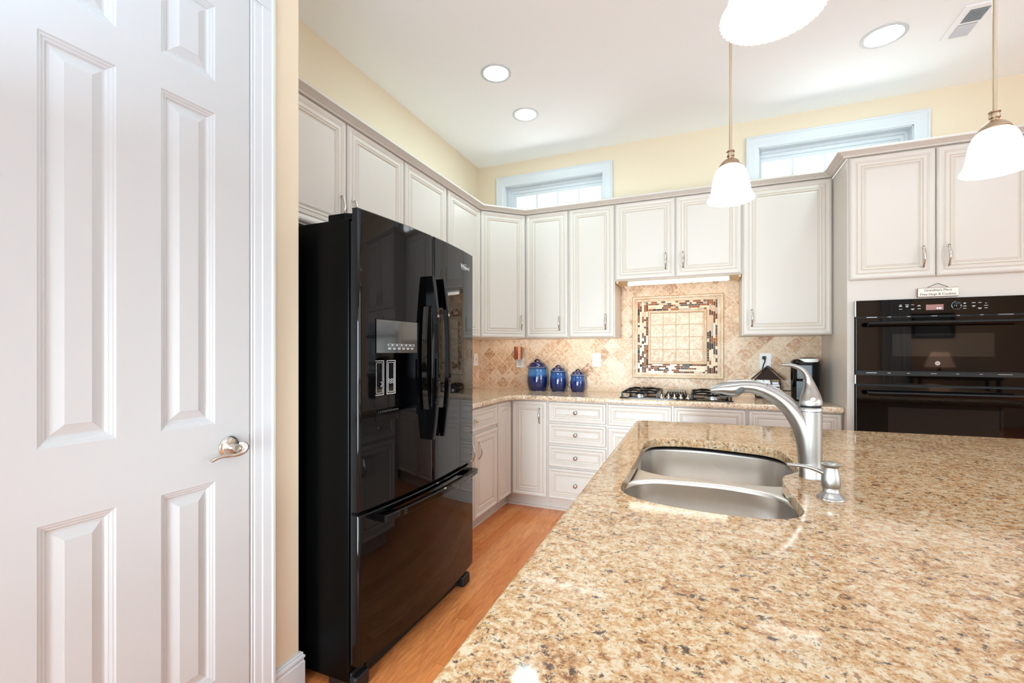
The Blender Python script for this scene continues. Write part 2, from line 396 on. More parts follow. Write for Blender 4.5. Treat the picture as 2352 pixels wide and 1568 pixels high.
# transom windows
def transom(n, x0, x1, npane, gx0, gx1):
    b = MB(); cw = 0.087; y = YB
    # casing: three boards with an inner bead, built as rings
    prof = [(0, 0.0), (0, 0.022), (0.004, 0.024), (0.014, 0.024), (0.018, 0.019), (0.060, 0.017), (0.070, 0.013), (0.076, 0.013), (cw, 0.010), (cw, -0.001)]
    rings = []
    for ins, out in prof:
        rings.append([(x0 - cw + ins, y - out, WZ0 - cw + ins), (x1 + cw - ins, y - out, WZ0 - cw + ins), (x1 + cw - ins, y - out, WZ1 + cw - ins), (x0 - cw + ins, y - out, WZ1 + cw - ins)])
    b.loft(rings, 'trim', cap=False)
    root = b.build('window_%d' % n, kind='structure')
    j = MB()
    yj = YB + 0.09
    for a in ((x0, x0 + .006, WZ0, WZ1), (x1 - .006, x1, WZ0, WZ1), (x0, x1, WZ1 - .006, WZ1), (x0, x1, WZ0, WZ0 + .006)): j.box(a[0], a[1], YB - .002, YB + .12, a[2], a[3], 'trim')
    j.build('window_jamb', root)
    s = MB(); gz1 = 2.75; gz0 = WZ0 + .07
    steps = [(0.006, YB + .075), (0.022, YB + .075), (0.022, YB + .085), (0.045, YB + .085), (0.045, YB + .095)]
    rr = []
    fx0, fx1, fz0, fz1 = x0 + .004, x1 - .004, WZ0 + .004, WZ1 - .004
    L = gx0 - fx0; R = fx1 - gx1; Tt = fz1 - gz1; B = gz0 - fz0
    for f, yy in ((0, .070), (.30, .070), (.30, .080), (.62, .082), (.62, .092), (1, .095), (1, .112)):
        rr.append([(fx0 + L * f, YB + yy, fz0 + B * f), (fx1 - R * f, YB + yy, fz0 + B * f), (fx1 - R * f, YB + yy, fz1 - Tt * f), (fx0 + L * f, YB + yy, fz1 - Tt * f)])
    s.loft(rr, 'trim', cap=False)
    s.build('sash_frame', root)
    g = MB()
    for i in range(1, npane):
        x = gx0 + (gx1 - gx0) * i / npane; g.box(x - .009, x + .009, YB + .096, YB + .108, gz0, gz1, 'trim')
    g.build('muntin_grid', root)
    MB().box(gx0, gx1, YB + .109, YB + .112, gz0, gz1, 'pane').build('pane', root)
transom(1, W1[0], W1[1], 4, -1.632, -0.816)
transom(2, W2[0], W2[1], 4, 0.452, 1.29)

# pantry door (slightly ajar), casing, baseboards
def six_panel_door():
    hinge = (-1.3824, 0.423); root = thing('door_1', 'white six-panel interior door with a lever handle', 'door', (hinge[0], hinge[1], 0), radians(90 - 1.15))
    del root['category']; root['kind'] = 'structure'
    W, z0, z1 = 0.62, 0.012, 2.425
    xs = [0, .108, .257, .360, .509, W]; zs = [z0, .25, .86, 1.036, 1.987, 2.085, 2.315, z1]
    b = MB(); idx = {}
    for i, x in enumerate(xs):
        for k, z in enumerate(zs): idx[i, k] = b.vert((x, 0, z))
    prof = [(0, 0), (.004, -.003), (.007, -.0035), (.012, -.0065), (.015, -.007), (.020, -.0115), (.025, -.0115), (.048, -.0035), (.0485, -.0025)]
    for i in range(5):
        for k in range(7):
            if i in (1, 3) and k in (1, 3, 5):
                b.rings_panel(xs[i], xs[i + 1], zs[k], zs[k + 1], prof, ['doorp'] * len(prof))
            else: b.face((idx[i, k], idx[i + 1, k], idx[i + 1, k + 1], idx[i, k + 1]), 'doorp')
    # edges and back
    b2 = MB()
    q = [(0, 0), (W, 0), (W, .035), (0, .035)]
    for a in range(4):
        p, r = q[a], q[(a + 1) % 4]
        if a == 0: continue
        b2.v += [(p[0], p[1], z0), (r[0], r[1], z0), (r[0], r[1], z1), (p[0], p[1], z1)]; n = len(b2.v); b2.face((n - 4, n - 3, n - 2, n - 1), 'doorp')
    for zz in (z0, z1):
        b2.v += [(x, y, zz) for x, y in q]; n = len(b2.v); b2.face((n - 4, n - 3, n - 2, n - 1), 'doorp')
    n0 = len(b.v); b.v += b2.v
    for f in b2.f: b.face([i + n0 for i in f], 'doorp')
    b.build('door_leaf', root)
    # lever handle: rosette and curved lever, centre x .555, z .954
    hx, hz = 0.553, 0.957
    r = MB()
    pr = [(0.0, .0), (.034, .0), (.034, .004), (.031, .007), (.027, .009), (.026, .011), (.018, .014), (.013, .015), (.013, .045), (.0, .045)]
    rings = [[(hx + rr * cos(2 * pi * i / 36), -yy, hz + rr * sin(2 * pi * i / 36)) for i in range(36)] for rr, yy in pr]
    r.loft(rings[1:-1], 'nickel')
    lv = r.build('door_handle', root, smooth=35); lv['label'] = 'satin nickel rosette with curved lever'
    l = MB()
    path = smoothpath([(hx + .006, -.040, hz + .012), (hx + .014, -.048, hz + .010), (hx + .016, -.054, hz - .003), (hx + .004, -.056, hz - .014), (hx - .018, -.055, hz - .017), (hx - .045, -.052, hz - .014), (hx - .070, -.050, hz - .016), (hx - .088, -.050, hz - .022)], 5)
    rad = [(.006 + .004 * sin(pi * min(1, i / 16)), .0075 - .003 * (i / len(path))) for i in range(len(path))]
    l.tube(path, rad, 'nickel', n=12, up=(0, 1, 0))
    l.build('lever', lv, smooth=50)
    MB().box(W, W + .0025, .002, .026, hz - .028, hz + .028, 'nickel').box(W, W + .010, .008, .020, hz - .009, hz + .009, 'darkslot').build('latch', root)
six_panel_door()
def ybox_trim(b, y0, y1, z0, z1, prof):
    """casing leg on the wall plane XS; prof across the width (f, out)"""
    pts = []
    rings = []
    for z in (z0, z1):
        rings.append([(XS + o, y0 + (y1 - y0) * f, z) for f, o in prof])
    b.loft(rings, 'trim')
cprof = [(0, 0), (0, .011), (.06, .014), (.12, .012), (.15, .012), (.17, .015), (.45, .016), (.50, .018), (.86, .020), (.90, .024), (1, .024), (1, 0)]
b = MB(); ybox_trim(b, 1.050, 1.136, 0, DH + .05, cprof); ybox_trim(b, .412, .326, 0, DH + .05, cprof)
b.box(XS, XS + .02, .326, 1.136, DH - .01, DH + .08, 'trim')
b.box(XS - .12, XS - .036, DY1 - .008, DY1, 0, DH, 'trim'); b.box(XS - .12, XS + .0, DY0, DY0 + .006, 0, DH, 'trim')
b.box(XS - .036, XS + .008, DY1 - .0045, DY1 + .004, 0, DH, 'trim')
b.build('trim_1', kind='structure')
MB().box(XS - .034, XS + .008, DY1 - .0065, DY1 - .0045, .925, .985, 'nickel').build('strike_plate', bpy.data.objects['trim_1'])
def baseboard(name, pts, closed=False):
    """pts: plan polyline, room on the right-hand side"""
    prof = [(0, 0), (.016, 0), (.016, .098), (.013, .103), (.014, .110), (.017, .115), (.016, .121), (.011, .126), (.012, .131), (.008, .135), (0, .135)]
    sweep(pts, prof, 'trim', name, kind='structure')
def sweep(pts, prof, m, name, parent=None, kind=None, smooth=None):
    P = [Vector((p[0], p[1])) for p in pts]; b = MB(); rings = []
    nr = lambda a, c: Vector(((c - a).y, -(c - a).x)).normalized()
    for i, p in enumerate(P):
        if i == 0: mv = nr(P[0], P[1])
        elif i == len(P) - 1: mv = nr(P[-2], P[-1])
        else:
            a, c = nr(P[i - 1], p), nr(p, P[i + 1]); mv = (a + c); mv = mv / (mv.dot(a))
        rings.append([(p.x + mv.x * o, p.y + mv.y * o, z) for o, z in prof])
    b.loft(rings, m)
    return b.build(name, parent, kind=kind, smooth=smooth)
baseboard('baseboard_left', [(XS, 1.137), (XS, 1.255), (-1.60, 1.255)])
baseboard('baseboard_near_left', [(XS, YR), (XS, .325)])
baseboard('baseboard_back', [(1.72, YB), (XR, YB)])

# ------------------------------------------------------------------ cabinets
DPROF = [(0, 0), (0, .012), (.004, .0175), (.010, .021), (.018, .0215), (.026, .019), (.033, .0150), (.0365, .0145), (.040, .0185), (.055, .0185), (.057, .0160), (.060, .0160), (.062, .0190), (.068, .0175), (.0715, .0125), (.076, .0125), (.084, .0165)]
DM = ['cab'] * 6 + ['glaze'] + ['cab'] * 2 + ['glaze'] * 2 + ['cab'] * 3 + ['glaze'] + ['cab'] * 2
def front_mesh(w, h, k=1.0):
    b = MB(); prof = [(i * k, o) for i, o in DPROF]
    st = b.rings_panel(0, w, 0, h, prof, DM)
    b.face((st, st + 3, st + 2, st + 1), 'cab')
    return b.mesh('front')
def pull_mesh():
    b = MB(); L = .056
    pth = smoothpath([(0, -.003, L), (0, -.010, L - .001), (0, -.017, L - .012), (0, -.020, L * .55), (0, -.026, L * .2), (0, -.027, -.2 * L), (0, -.020, -L * .62), (0, -.012, -L * .9), (0, -.003, -L)], 4)
    n = len(pth); rad = [.0036 + .0028 * sin(pi * i / (n - 1)) ** 2 for i in range(n)]
    b.tube(pth, rad, 'nickel', n=10, up=(1, 0, 0))
    for s in (1, -1):
        c = s * L
        b.loft([[(rr * cos(2 * pi * i / 14), -y, c + rr * sin(2 * pi * i / 14)) for i in range(14)] for rr, y in ((.0075, 0), (.0075, .002), (.005, .004))], 'nickel')
        b.loft([[(rr * cos(2 * pi * i / 10), -.011, c + rr * .6 * sin(2 * pi * i / 10) + s * o) for i in range(10)] for rr, o in ((.005, -.003), (.0062, 0), (.004, .004))], 'nickel')
    return b.mesh('pull', smooth=40)
def knob_mesh():
    b = MB(); pr = [(.009, 0), (.009, .002), (.006, .004), (.005, .012), (.008, .016), (.0145, .019), (.0155, .023), (.0135, .027), (.006, .030), (.0005, .0305)]
    b.loft([[(rr * cos(2 * pi * i / 20), -y, rr * sin(2 * pi * i / 20)) for i in range(20)] for rr, y in pr], 'nickel')
    return b.mesh('knob', smooth=50)
PULL, KNOB = pull_mesh(), knob_mesh()
_fm = {}
def add_front(root, kind, x0, x1, z0, z1, hw=None, y=0):
    k = 1.0 if kind == 'door' else 0.74
    key = (round(x1 - x0, 3), round(z1 - z0, 3), k)
    if key not in _fm: _fm[key] = front_mesh(x1 - x0, z1 - z0, k)
    d = link(kind, _fm[key], root, loc=(x0, y, z0))
    if hw:
        t, hx, hz = hw
        o = link('pull' if t == 'p' else 'knob', PULL if t == 'p' else KNOB, d, loc=(hx - x0, -.0185, hz - z0))
    return d
def cabinet(name, label, cat, loc, rz, w, z0, z1, depth, fronts, group=None, toe=False, under=None, xoff=0, panels=True):
    """loc = left end of the carcass front line; local x to the right seen from the room, y into the wall"""
    root = thing(name, label, cat, (loc[0], loc[1], 0), rz, group)
    b = MB(); zb = z0
    b.box(xoff, w, 0, depth, zb, z1, 'cab')
    b.build('carcass', root)
    if toe: MB().box(xoff, w, .066, .084, 0, z0, 'cab').box(xoff, w, .052, .066, 0, .016, 'cab').build('toe_kick', root)
    for f in fronts: add_front(root, *f)
    return root
UZ0, UZ1 = 1.376, 2.433
FX = -1.69   # upper left carcass front
WG = 'raised-panel wall cabinets'
q = radians(90)
# over the fridge: doors A (Y 1.335-1.815) and B (1.826-2.303)
cabinet('wall_cabinet', 'short cream wall cabinet with two doors directly above the black refrigerator', 'cabinet', (FX, 1.30, 0), q, 1.006, 1.845, UZ1, .300,
        [('door', .036, .515, 1.853, UZ1 - .004, ('p', .475, 1.990)), ('door', .526, 1.003, 1.853, UZ1 - .004, ('p', .566, 1.990))], WG)
cabinet('wall_cabinet', 'cream wall cabinet rising behind the far half of the black refrigerator', 'cabinet', (FX, 2.308, 0), q, .514, UZ0, UZ1, .300,
        [('door', .006, .499, UZ0 + .002, UZ1 - .004, ('p', .46, 1.50))], WG)
cabinet('wall_cabinet', 'cream wall cabinet on the left wall next to the diagonal corner cabinet', 'cabinet', (FX, 2.824, 0), q, .534, UZ0, UZ1, .300,
        [('door', .012, .524, UZ0 + .002, UZ1 - .004, ('p', .05, 1.50))], WG)
# diagonal corner
DA, DB = Vector((-1.69, 3.360)), Vector((-1.392, 3.650))
dl = (DB - DA).length; da = math.atan2((DB - DA).y, (DB - DA).x)
root = thing('wall_cabinet', 'diagonal corner wall cabinet, cream with a single tall door', 'cabinet', (DA.x, DA.y, 0), da, WG)
inv = Matrix.Rotation(-da, 2)
cp = [inv @ (Vector(p) - DA) for p in ((DA.x, DA.y), (DB.x, DB.y), (-1.392, 3.95), (-1.988, 3.95), (-1.988, 3.360))]
MB().prism([(p.x, p.y) for p in cp], UZ0, UZ1, 'cab').build('carcass', root)
add_front(root, 'door', .006, dl - .006, UZ0 + .002, UZ1 - .004, ('p', dl - .048, 1.510))
YF = 3.650
cabinet('wall_cabinet', 'tall cream wall cabinet right of the diagonal one, above the biggest blue canister', 'cabinet', (-1.391, YF, 0), 0, .387, UZ0, UZ1, .300,
        [('door', .014, .381, UZ0 + .002, UZ1 - .004, ('p', .312, 1.500))], WG)
cabinet('wall_cabinet', 'tall cream wall cabinet left of the cooktop, its bare side facing the tile picture', 'cabinet', (-1.003, YF, 0), 0, .378, UZ0, UZ1, .300,
        [('door', .006, .372, UZ0 + .002, UZ1 - .004, ('p', .307, 1.500))], WG)
hood = cabinet('wall_cabinet', 'short double-door cream wall cabinet above the cooktop with a light strip below', 'cabinet', (-.624, YF, 0), 0, .904, 1.822, UZ1, .300,
        [('door', .006, .450, 1.826, UZ1 - .004, ('p', .384, 1.952)), ('door', .458, .898, 1.826, UZ1 - .004, ('p', .508, 1.952))], WG)
MB().box(.004, .020, .02, .29, 1.806, 1.822, 'maple').box(.884, .900, .02, .29, 1.806, 1.822, 'maple').box(.02, .884, .02, .298, 1.8205, 1.8225, 'maple').build('bottom_rail', hood)
cabinet('wall_cabinet', 'widest single-door cream wall cabinet, right of the cooktop above the coffee maker', 'cabinet', (.281, YF, 0), 0, .546, UZ0, UZ1, .300,
        [('door', .006, .540, UZ0 + .002, UZ1 - .004, ('p', .062, 1.500))], WG)
# crown molding
crown = [(0, 2.4328), (.020, 2.434), (.024, 2.437), (.024, 2.442), (.031, 2.445), (.044, 2.452), (.056, 2.457), (.060, 2.459), (.060, 2.468), (.056, 2.472), (0, 2.472)]
o = sweep([(FX, 1.30), (FX, 3.361), (-1.391, YF), (.828, YF), (.828, 3.33), (1.70, 3.33)], crown, 'cab', 'crown_molding')
tag(o, 'continuous cream crown molding along the tops of all the wall cabinets', 'molding')

# tall oven cabinet: carcass with opening for the ovens
root = thing('oven_cabinet', 'tall cream cabinet housing the black double wall oven', 'cabinet', (.829, 3.33, 0))
b = MB(); TD = .62; OX0, OX1, OZ0, OZ1 = .036, .800, .28, 1.566
b.box(0, OX0, 0, TD, .10, 2.433, 'cab'); b.box(OX1, .871, 0, TD, .10, 2.433, 'cab'); b.box(OX0, OX1, 0, TD, OZ1, 2.433, 'cab'); b.box(OX0, OX1, 0, TD, .10, OZ0, 'cab')
b.build('carcass', root)
MB().box(0, .871, .07, .09, 0, .10, 'cab').build('toe_kick', root)
add_front(root, 'door', .009, .415, 1.690, 2.428, ('p', .357, 1.805))
add_front(root, 'door', .421, .845, 1.690, 2.428, ('p', .470, 1.805))

# base cabinets
BZ0, BZ1 = .105, .873
BYF, BXF = 3.415, -1.435
BG = 'raised-panel base cabinets'
Z1t, Z1b = .868, .712
cabinet('base_cabinet', 'cream base cabinet beside the refrigerator with one wide drawer over two doors', 'cabinet', (BXF, 2.215, 0), q, .925, BZ0, BZ1, .53,
        [('drawer', .160, .910, Z1b, Z1t, ('k', .535, .790)), ('door', .160, .522, .108, .690, ('p', .482, .575)), ('door', .534, .910, .108, .690, ('p', .592, .575))], BG, toe=True)
# corner base: two leaves folding round the inside corner
root = thing('base_cabinet', 'corner base cabinet, cream, its two leaves meeting in the inside corner', 'cabinet', (BXF, BYF, 0), 0, BG)
b = MB(); b.prism([(0, 0), (.326, 0), (.326, .53), (-.53, .53), (-.53, -.272), (0, -.272)], BZ0, BZ1, 'cab'); b.build('carcass', root)
MB().box(-.064, .326, .066, .084, 0, BZ0, 'cab').box(-.052, .326, .052, .066, 0, .016, 'cab').box(-.082, -.064, -.272, .084, 0, BZ0, 'cab').box(-.066, -.052, -.272, .066, 0, .016, 'cab').build('toe_kick', root)
add_front(root, 'door', .024, .318, .108, Z1t, ('p', .262, .755))
k = (.246, Z1t - .108, 1.0); dm = front_mesh(k[0], k[1])
d = link('door', dm, root, loc=(0, -.268, .108), rz=q)
cabinet('base_cabinet', 'cream base cabinet with a stack of four knobbed drawers', 'cabinet', (-1.108, BYF, 0), 0, .465, BZ0, BZ1, .53,
        [('drawer', .006, .458, a, c, ('k', .227, (a + c) / 2)) for a, c in ((Z1b, Z1t), (.540, .698), (.360, .524), (.110, .348))], BG, toe=True)
cabinet('base_cabinet', 'wide cream base cabinet under the cooktop with two drawer fronts', 'cabinet', (-.642, BYF, 0), 0, .933, BZ0, BZ1, .53,
        [('drawer', .006, .456, Z1b - .004, Z1t), ('drawer', .470, .926, Z1b - .004, Z1t), ('door', .006, .456, .110, .690), ('door', .470, .926, .110, .690)], BG, toe=True)
cabinet('base_cabinet', 'cream base cabinet between the cooktop cabinet and the tall oven cabinet', 'cabinet', (.292, BYF, 0), 0, .535, BZ0, BZ1, .53,
        [('drawer', .008, .528, Z1b - .004, Z1t), ('door', .008, .528, .110, .690)], BG, toe=True)

# perimeter countertop (L with rounded inner corner)
def counter_slab(pts, z0, z1, m, name, bev):
    b = MB(); b.prism(pts, z0, z1, m); return b.build(name, bevel=bev, seg=5, smooth=40)
ex, ey = -1.388, 3.366
R = .13
arc = [(ex + R - R * cos(a), ey - R + R * sin(a)) for a in [radians(90) * i / 8 for i in range(9)]]
pts = [(-1.99, 3.95), (-1.99, 2.215), (ex, 2.215)] + [(ex, ey - R)] + arc[1:-1] + [(ex + R, ey)] + [(.828, ey), (.828, 3.95)]
# ccw order check is done by recalc normals
o = counter_slab(pts, .876, .914, 'granite2', 'countertop', .014)
tag(o, 'rose-beige granite countertop running round the corner along the walls', 'countertop')
# backsplashes
b = MB(); b.prism([(-1.984, .915), (.828, .915), (.828, 1.375), (.281, 1.375), (.281, 1.820), (-.624, 1.820), (-.624, 1.375), (-1.984, 1.375)], 0, .008, 'tileback')
b.v = [(x, 3.955 - z, y) for x, y, z in b.v]
o = b.build('tile_backsplash'); tag(o, 'travertine tile backsplash laid in diamonds on the back wall', 'backsplash')
o = MB().box(-1.994, -1.985, 2.215, 3.946, .915, 1.375, 'tileleft').build('tile_backsplash'); tag(o, 'narrow stretch of diamond travertine backsplash on the left wall', 'backsplash')
o = MB().box(-1.984, .828, 3.935, 3.9465, .9145, .925, 'caulk').build('liner_strip'); tag(o, 'thin pale stone liner where the back counter meets the tiles', 'trim strip')

# tile picture above the cooktop
YT = 3.946
root = thing('tile_picture', 'framed stone and glass mosaic tile picture above the cooktop', 'wall decoration', (0, YT, 0))
def rect_frame(b, x0, x1, z0, z1, prof, m):
    rings = [[(x0 + i, -o, z0 + i), (x1 - i, -o, z0 + i), (x1 - i, -o, z1 - i), (x0 + i, -o, z1 - i)] for i, o in prof]
    b.loft(rings, m, cap=False)
b = MB(); rect_frame(b, -.530, .176, 1.040, 1.724, [(0, 0), (0, .012), (.004, .018), (.010, .022), (.017, .021), (.023, .015), (.025, .012), (.030, .014), (.034, .013), (.036, .010), (.043, .010), (.045, .002)], 'stonemold'); b.build('outer_frame', root)
b = MB(); rect_frame(b, -.400, .052, 1.158, 1.600, [(0, .002), (0, .012), (.004, .018), (.010, .020), (.016, .016), (.020, .008), (.022, .003)], 'stonemold'); b.build('inner_frame', root)
MB().box(-.378, .030, -.003, 0, 1.180, 1.578, 'tilepale').build('centre_tiles', root)
mos = [mat('mosaic_amber', (156, 92, 50), .5, spec=.15), mat('mosaic_brown', (110, 66, 46), .5, spec=.15), mat('mosaic_cream', (228, 200, 165), .3), mat('mosaic_tan', (208, 168, 128), .3), mat('mosaic_slate', (98, 86, 84), .5, spec=.15), mat('mosaic_dark', (62, 50, 46), .5, spec=.15), mat('mosaic_grey', (180, 160, 146), .3)]
b = MB(); b.box(-.486, .131, -.002, 0, 1.084, 1.680, 'caulk')
def mosaic_strip(along, a0, a1, c, wd):
    a = a0
    while a < a1 - .004:
        L = random.choice((.018, .024, .034, .046, .06)); e = min(a1, a + L); mm = random.choice((0, 1, 1, 2, 2, 2, 3, 3, 4, 5, 6, 0)); mm = mos[mm]
        g = .0012
        if along == 'x': b.box(a + g, e - g, -.006, -.001, c - wd / 2 + g, c + wd / 2 - g, mm)
        else: b.box(c - wd / 2 + g, c + wd / 2 - g, -.006, -.001, a + g, e - g, mm)
        a = e
for i in range(5):
    mosaic_strip('z', 1.086, 1.678, -.4845 + .0168 * (i + .5), .0168)
    mosaic_strip('z', 1.086, 1.678, .0535 + .0152 * (i + .5), .0152)
    mosaic_strip('x', -.400, .052, 1.086 + .0146 * (i + .5), .0146)
    mosaic_strip('x', -.400, .052, 1.601 + .0154 * (i + .5), .0154)
b.build('mosaic_border', root)

# under-cabinet light
root = thing('light_strip', 'glowing tube light under the short cabinet above the cooktop', 'light', (0, 0, 0))
MB().box(-.528, .200, 3.680, 3.715, 1.802, 1.819, 'plastic').build('housing', root)
b = MB(); b.tube([(-.520, 3.690, 1.795), (.192, 3.690, 1.795)], .0105, 'tube', n=12); b.build('tube', root, smooth=40)
b = MB(); b.box(-.530, -.518, 3.677, 3.704, 1.784, 1.806, 'alu'); b.build('end_cap', root)
b = MB(); b.box(.190, .202, 3.677, 3.704, 1.784, 1.806, 'alu'); b.build('end_cap', root)

# ------------------------------------------------------------------ refrigerator (modelled in world coordinates, root at its base)
def rooted(name, label, cat, loc, group=None):
    r = thing(name, label, cat, loc, 0, group); off = (-loc[0], -loc[1], -loc[2]); return r, off
root, OFF = rooted('refrigerator', 'black French-door refrigerator with water dispenser and bottom freezer drawer', 'refrigerator', (-1.57, 1.755, 0))
FY0, FY1 = 1.306, 2.204
xf = lambda y: -1.146 + .032 * (1 - ((y - 1.755) / .45) ** 2)
MB().box(-1.985, -1.192, FY0, FY1, .035, 1.748, 'blackside').build('case', root, loc=OFF, bevel=.004)
MB().box(-1.194, -1.1745, FY0 + .010, FY1 - .012, .10, 1.74, 'gasket').build('gasket', root, loc=OFF)
def curved_front(y0, y1, z0, z1, m, hole=None, r0=True, r1=True, name='door'):
    ys = [y0 + .014 + (y1 - y0 - .028) * i / 16 for i in range(17)]
    if hole: ys = sorted([y for y in ys if all(abs(y - h) > .01 for h in hole[:2])] + [hole[0], hole[1]])
    zs = [z0, z1]
    if hole: zs = [z0, hole[2], hole[3], z1]
    ra, rb = (.012 if r0 else .004), (.012 if r1 else .004)
    plan = [(-1.176, y0, 's'), (-1.160, y0, 's')]
    for i in range(5):
        a = radians(90) * i / 4; plan.append((xf(y0 + ra) - ra * (1 - sin(a)) if i < 4 else xf(y0 + ra), y0 + ra * (1 - cos(a)), 'c'))
    plan += [(xf(y), y, 'f') for y in ys if y0 + ra + .001 < y < y1 - rb - .001]
    for i in range(5):
        a = radians(90) * i / 4; plan.append((xf(y1 - rb) - rb * (1 - cos(a)), y1 - rb * (1 - sin(a)), 'c'))
    plan += [(-1.160, y1, 's'), (-1.176, y1, 's')]
    b = MB(); n = len(plan); zz = []
    for k, z in enumerate(zs):
        e = .004
        if k == 0: zz += [(z, e), (z + e, 0)]
        elif k == len(zs) - 1: zz += [(z - e, 0), (z, e)]
        else: zz += [(z, 0)]
    for z, e in zz:
        for x, y, t in plan: b.v.append((x - (e if t != 's' else 0), y, z))
    for k in range(len(zz) - 1):
        for i in range(n - 1):
            if hole and zz[k][0] >= hole[2] - 1e-6 and zz[k + 1][0] <= hole[3] + 1e-6 and plan[i][1] >= hole[0] - 1e-6 and plan[i + 1][1] <= hole[1] + 1e-6: continue
            b.face((k * n + i, k * n + i + 1, (k + 1) * n + i + 1, (k + 1) * n + i), m)
    for k in (0, len(zz) - 1): b.face([k * n + i for i in range(n)], m)
    return b
DH_ = (1.385, 1.657, .990, 1.383)
ld = curved_front(FY0, 1.7525, .668, 1.782, 'black', DH_).build('door', root, smooth=30, loc=OFF)
rd = curved_front(1.7575, FY1, .668, 1.782, 'black', None).build('door', root, smooth=30, loc=OFF)
fz = curved_front(FY0, FY1, .106, .656, 'black').build('freezer_drawer', root, smooth=30, loc=OFF)
# dispenser
y0, y1, z0, z1 = DH_
xd0, xd1 = xf(y0), xf(y1)
b = MB()   # panel
zp = 1.253
b.loft([[(xf(y) + .003, y, z) for y in (y0 + .002, (y0 + y1) / 2, y1 - .030)] for z in (zp, z1 - .002)], 'disp', cap=False, closed=False)
b.box(xf(y1) - .02, xf(y1) + .002, y1 - .029, y1, z0, z1, 'black')
DP_ = b
b = MB(); xb = xd0 - .036                                   # recess, open to the front
q_ = [(xd0, y0, 1.020), (xd1, y1, 1.020), (xd1, y1, zp), (xd0, y0, zp)]; w_ = [(xb, y0, 1.020), (xb, y1, 1.020), (xb, y1, zp), (xb, y0, zp)]
b.v = q_ + w_
for f in ((0, 1, 5, 4), (1, 2, 6, 5), (2, 3, 7, 6), (3, 0, 4, 7), (4, 5, 6, 7)): b.face(f, 'black')
b.box(xd0 - .004, xd0 + .003, y0 + .004, y1 - .004, 1.020 - .002, 1.022, 'black')
b.build('dispenser_recess', ld)
b = MB(); b.loft([[(xf(y) + .001, y, z) for y in (y0, (y0 + y1) / 2, y1)] for z in (z0, 1.020)], 'black', cap=False, closed=False)
b.loft([[(xf(y) - .034 + .035 * k, y, 1.0195) for y in (y0, (y0 + y1) / 2, y1)] for k in (0, 1)], 'blackmatte', cap=False, closed=False); b.build('drip_tray', ld)
b = MB()
rr = MB()
for i in range(9):
    rr.box(xb + .012, xb + .017, y0 + .05 + i * .014, y0 + .056 + i * .014, 1.020, 1.024, 'alu')
rr.build('drip_grille', ld)
def outline(b, x, a0, a1, c0, c1, t, m):
    for s in ((a0, a1, c0, c0 + t), (a0, a1, c1 - t, c1), (a0, a0 + t, c0, c1), (a1 - t, a1, c0, c1)): b.box(x, x + .001, s[0], s[1], s[2], s[3], m)
b = DP_
for i in range(6):
    ya = y0 + .060 + i * .027; outline(b, xf(ya) + .0046, ya, ya + .0255, 1.280, 1.288, .0009, 'print')
    b.box(xf(ya) + .0032, xf(ya) + .0052, ya + .004, ya + .021, 1.2715, 1.2735, 'print'); b.box(xf(ya) + .0032, xf(ya) + .0052, ya + .006, ya + .019, 1.267, 1.2690, 'print')
b.build('dispenser_panel', ld)
for k, yc in enumerate((y0 + .052, y0 + .125)):
    b = MB(); xp = xb + .012; b.box(xp - .010, xp, yc - .030, yc + .030, 1.085, 1.225, 'ovenwin'); outline(b, xp, yc - .028, yc + .028, 1.087, 1.223, .0022, 'print'); outline(b, xp, yc - .019, yc + .019, 1.095, 1.215, .0014, 'print')
    if k:
        for z in (1.132, 1.139, 1.146): b.tube([(xp + .001, yc - .019 + .038 * i / 12, z + .0025 * sin(i / 12 * 4 * pi)) for i in range(13)], .0009, 'print', n=5)
    else:
        b.tube([(xp + .001, yc + .008, 1.120), (xp + .001, yc + .019, 1.130), (xp + .001, yc + .008, 1.140)], .001, 'print', n=5)
    b.build('dispenser_paddle', ld)
o = link('logo', text_mesh('Whirlpool', .030, 'print', shear=.25, space=.92), rd, loc=(xf(2.08) + .0015, 2.080, 1.697)); o.rotation_euler = (pi / 2, 0, pi / 2 + .103)
o = MB(); o.tube([(xf(2.075 + .034 * cos(t)) + .0022, 2.075 + .034 * cos(t), 1.697 + .0125 * sin(t) + .010 * cos(t)) for t in [radians(40 + 14 * i) for i in range(22)]], .0009, 'print', n=5); o.build('logo_swirl', rd)
# bowed door handles: blade with an opening
def blade(yc, door):
    b = MB(); z0, z1 = .872, 1.590; N = 36; xd = xf(yc) - .001; hw = .0115
    zs = [z0 + (z1 - z0) * i / N for i in range(N + 1)]
    zo = lambda z: -1.079 + .028 * (1 - ((z - (z0 + z1) / 2) / ((z1 - z0) / 2)) ** 2)
    def inner(z):
        c0, c1 = z0 + .125, z1 - .125
        if z < c0 or z > c1: return xd
        return zo(z) - .022
    secs = []
    for z in zs:
        secs.append((z, inner(z)))
        for c in (z0 + .125, z1 - .125):
            if abs(z - c) < (z1 - z0) / N / 2 + 1e-6: pass
    zs2 = []
    for i, (z, xi) in enumerate(secs):
        if i and abs(secs[i - 1][1] - xi) > .005:
            zm = (z + secs[i - 1][0]) / 2; zs2 += [(zm - .0005, secs[i - 1][1] if secs[i - 1][1] == xd else zo(zm) - .022), (zm + .0005, xi if xi == xd else zo(zm) - .022)]
        zs2.append((z, xi))
    zs2.sort()
    rings = [[(xi, yc - hw, z), (zo(z) - .004, yc - hw, z), (zo(z), yc - hw + .004, z), (zo(z), yc + hw - .004, z), (zo(z) - .004, yc + hw, z), (xi, yc + hw, z)] for z, xi in zs2]
    b.loft(rings, 'black'); b.build('door_handle', door, smooth=25)
blade(1.708, ld); blade(1.800, rd)
b = MB(); N = 30; a0, a1 = 1.382, 2.128
rings = []
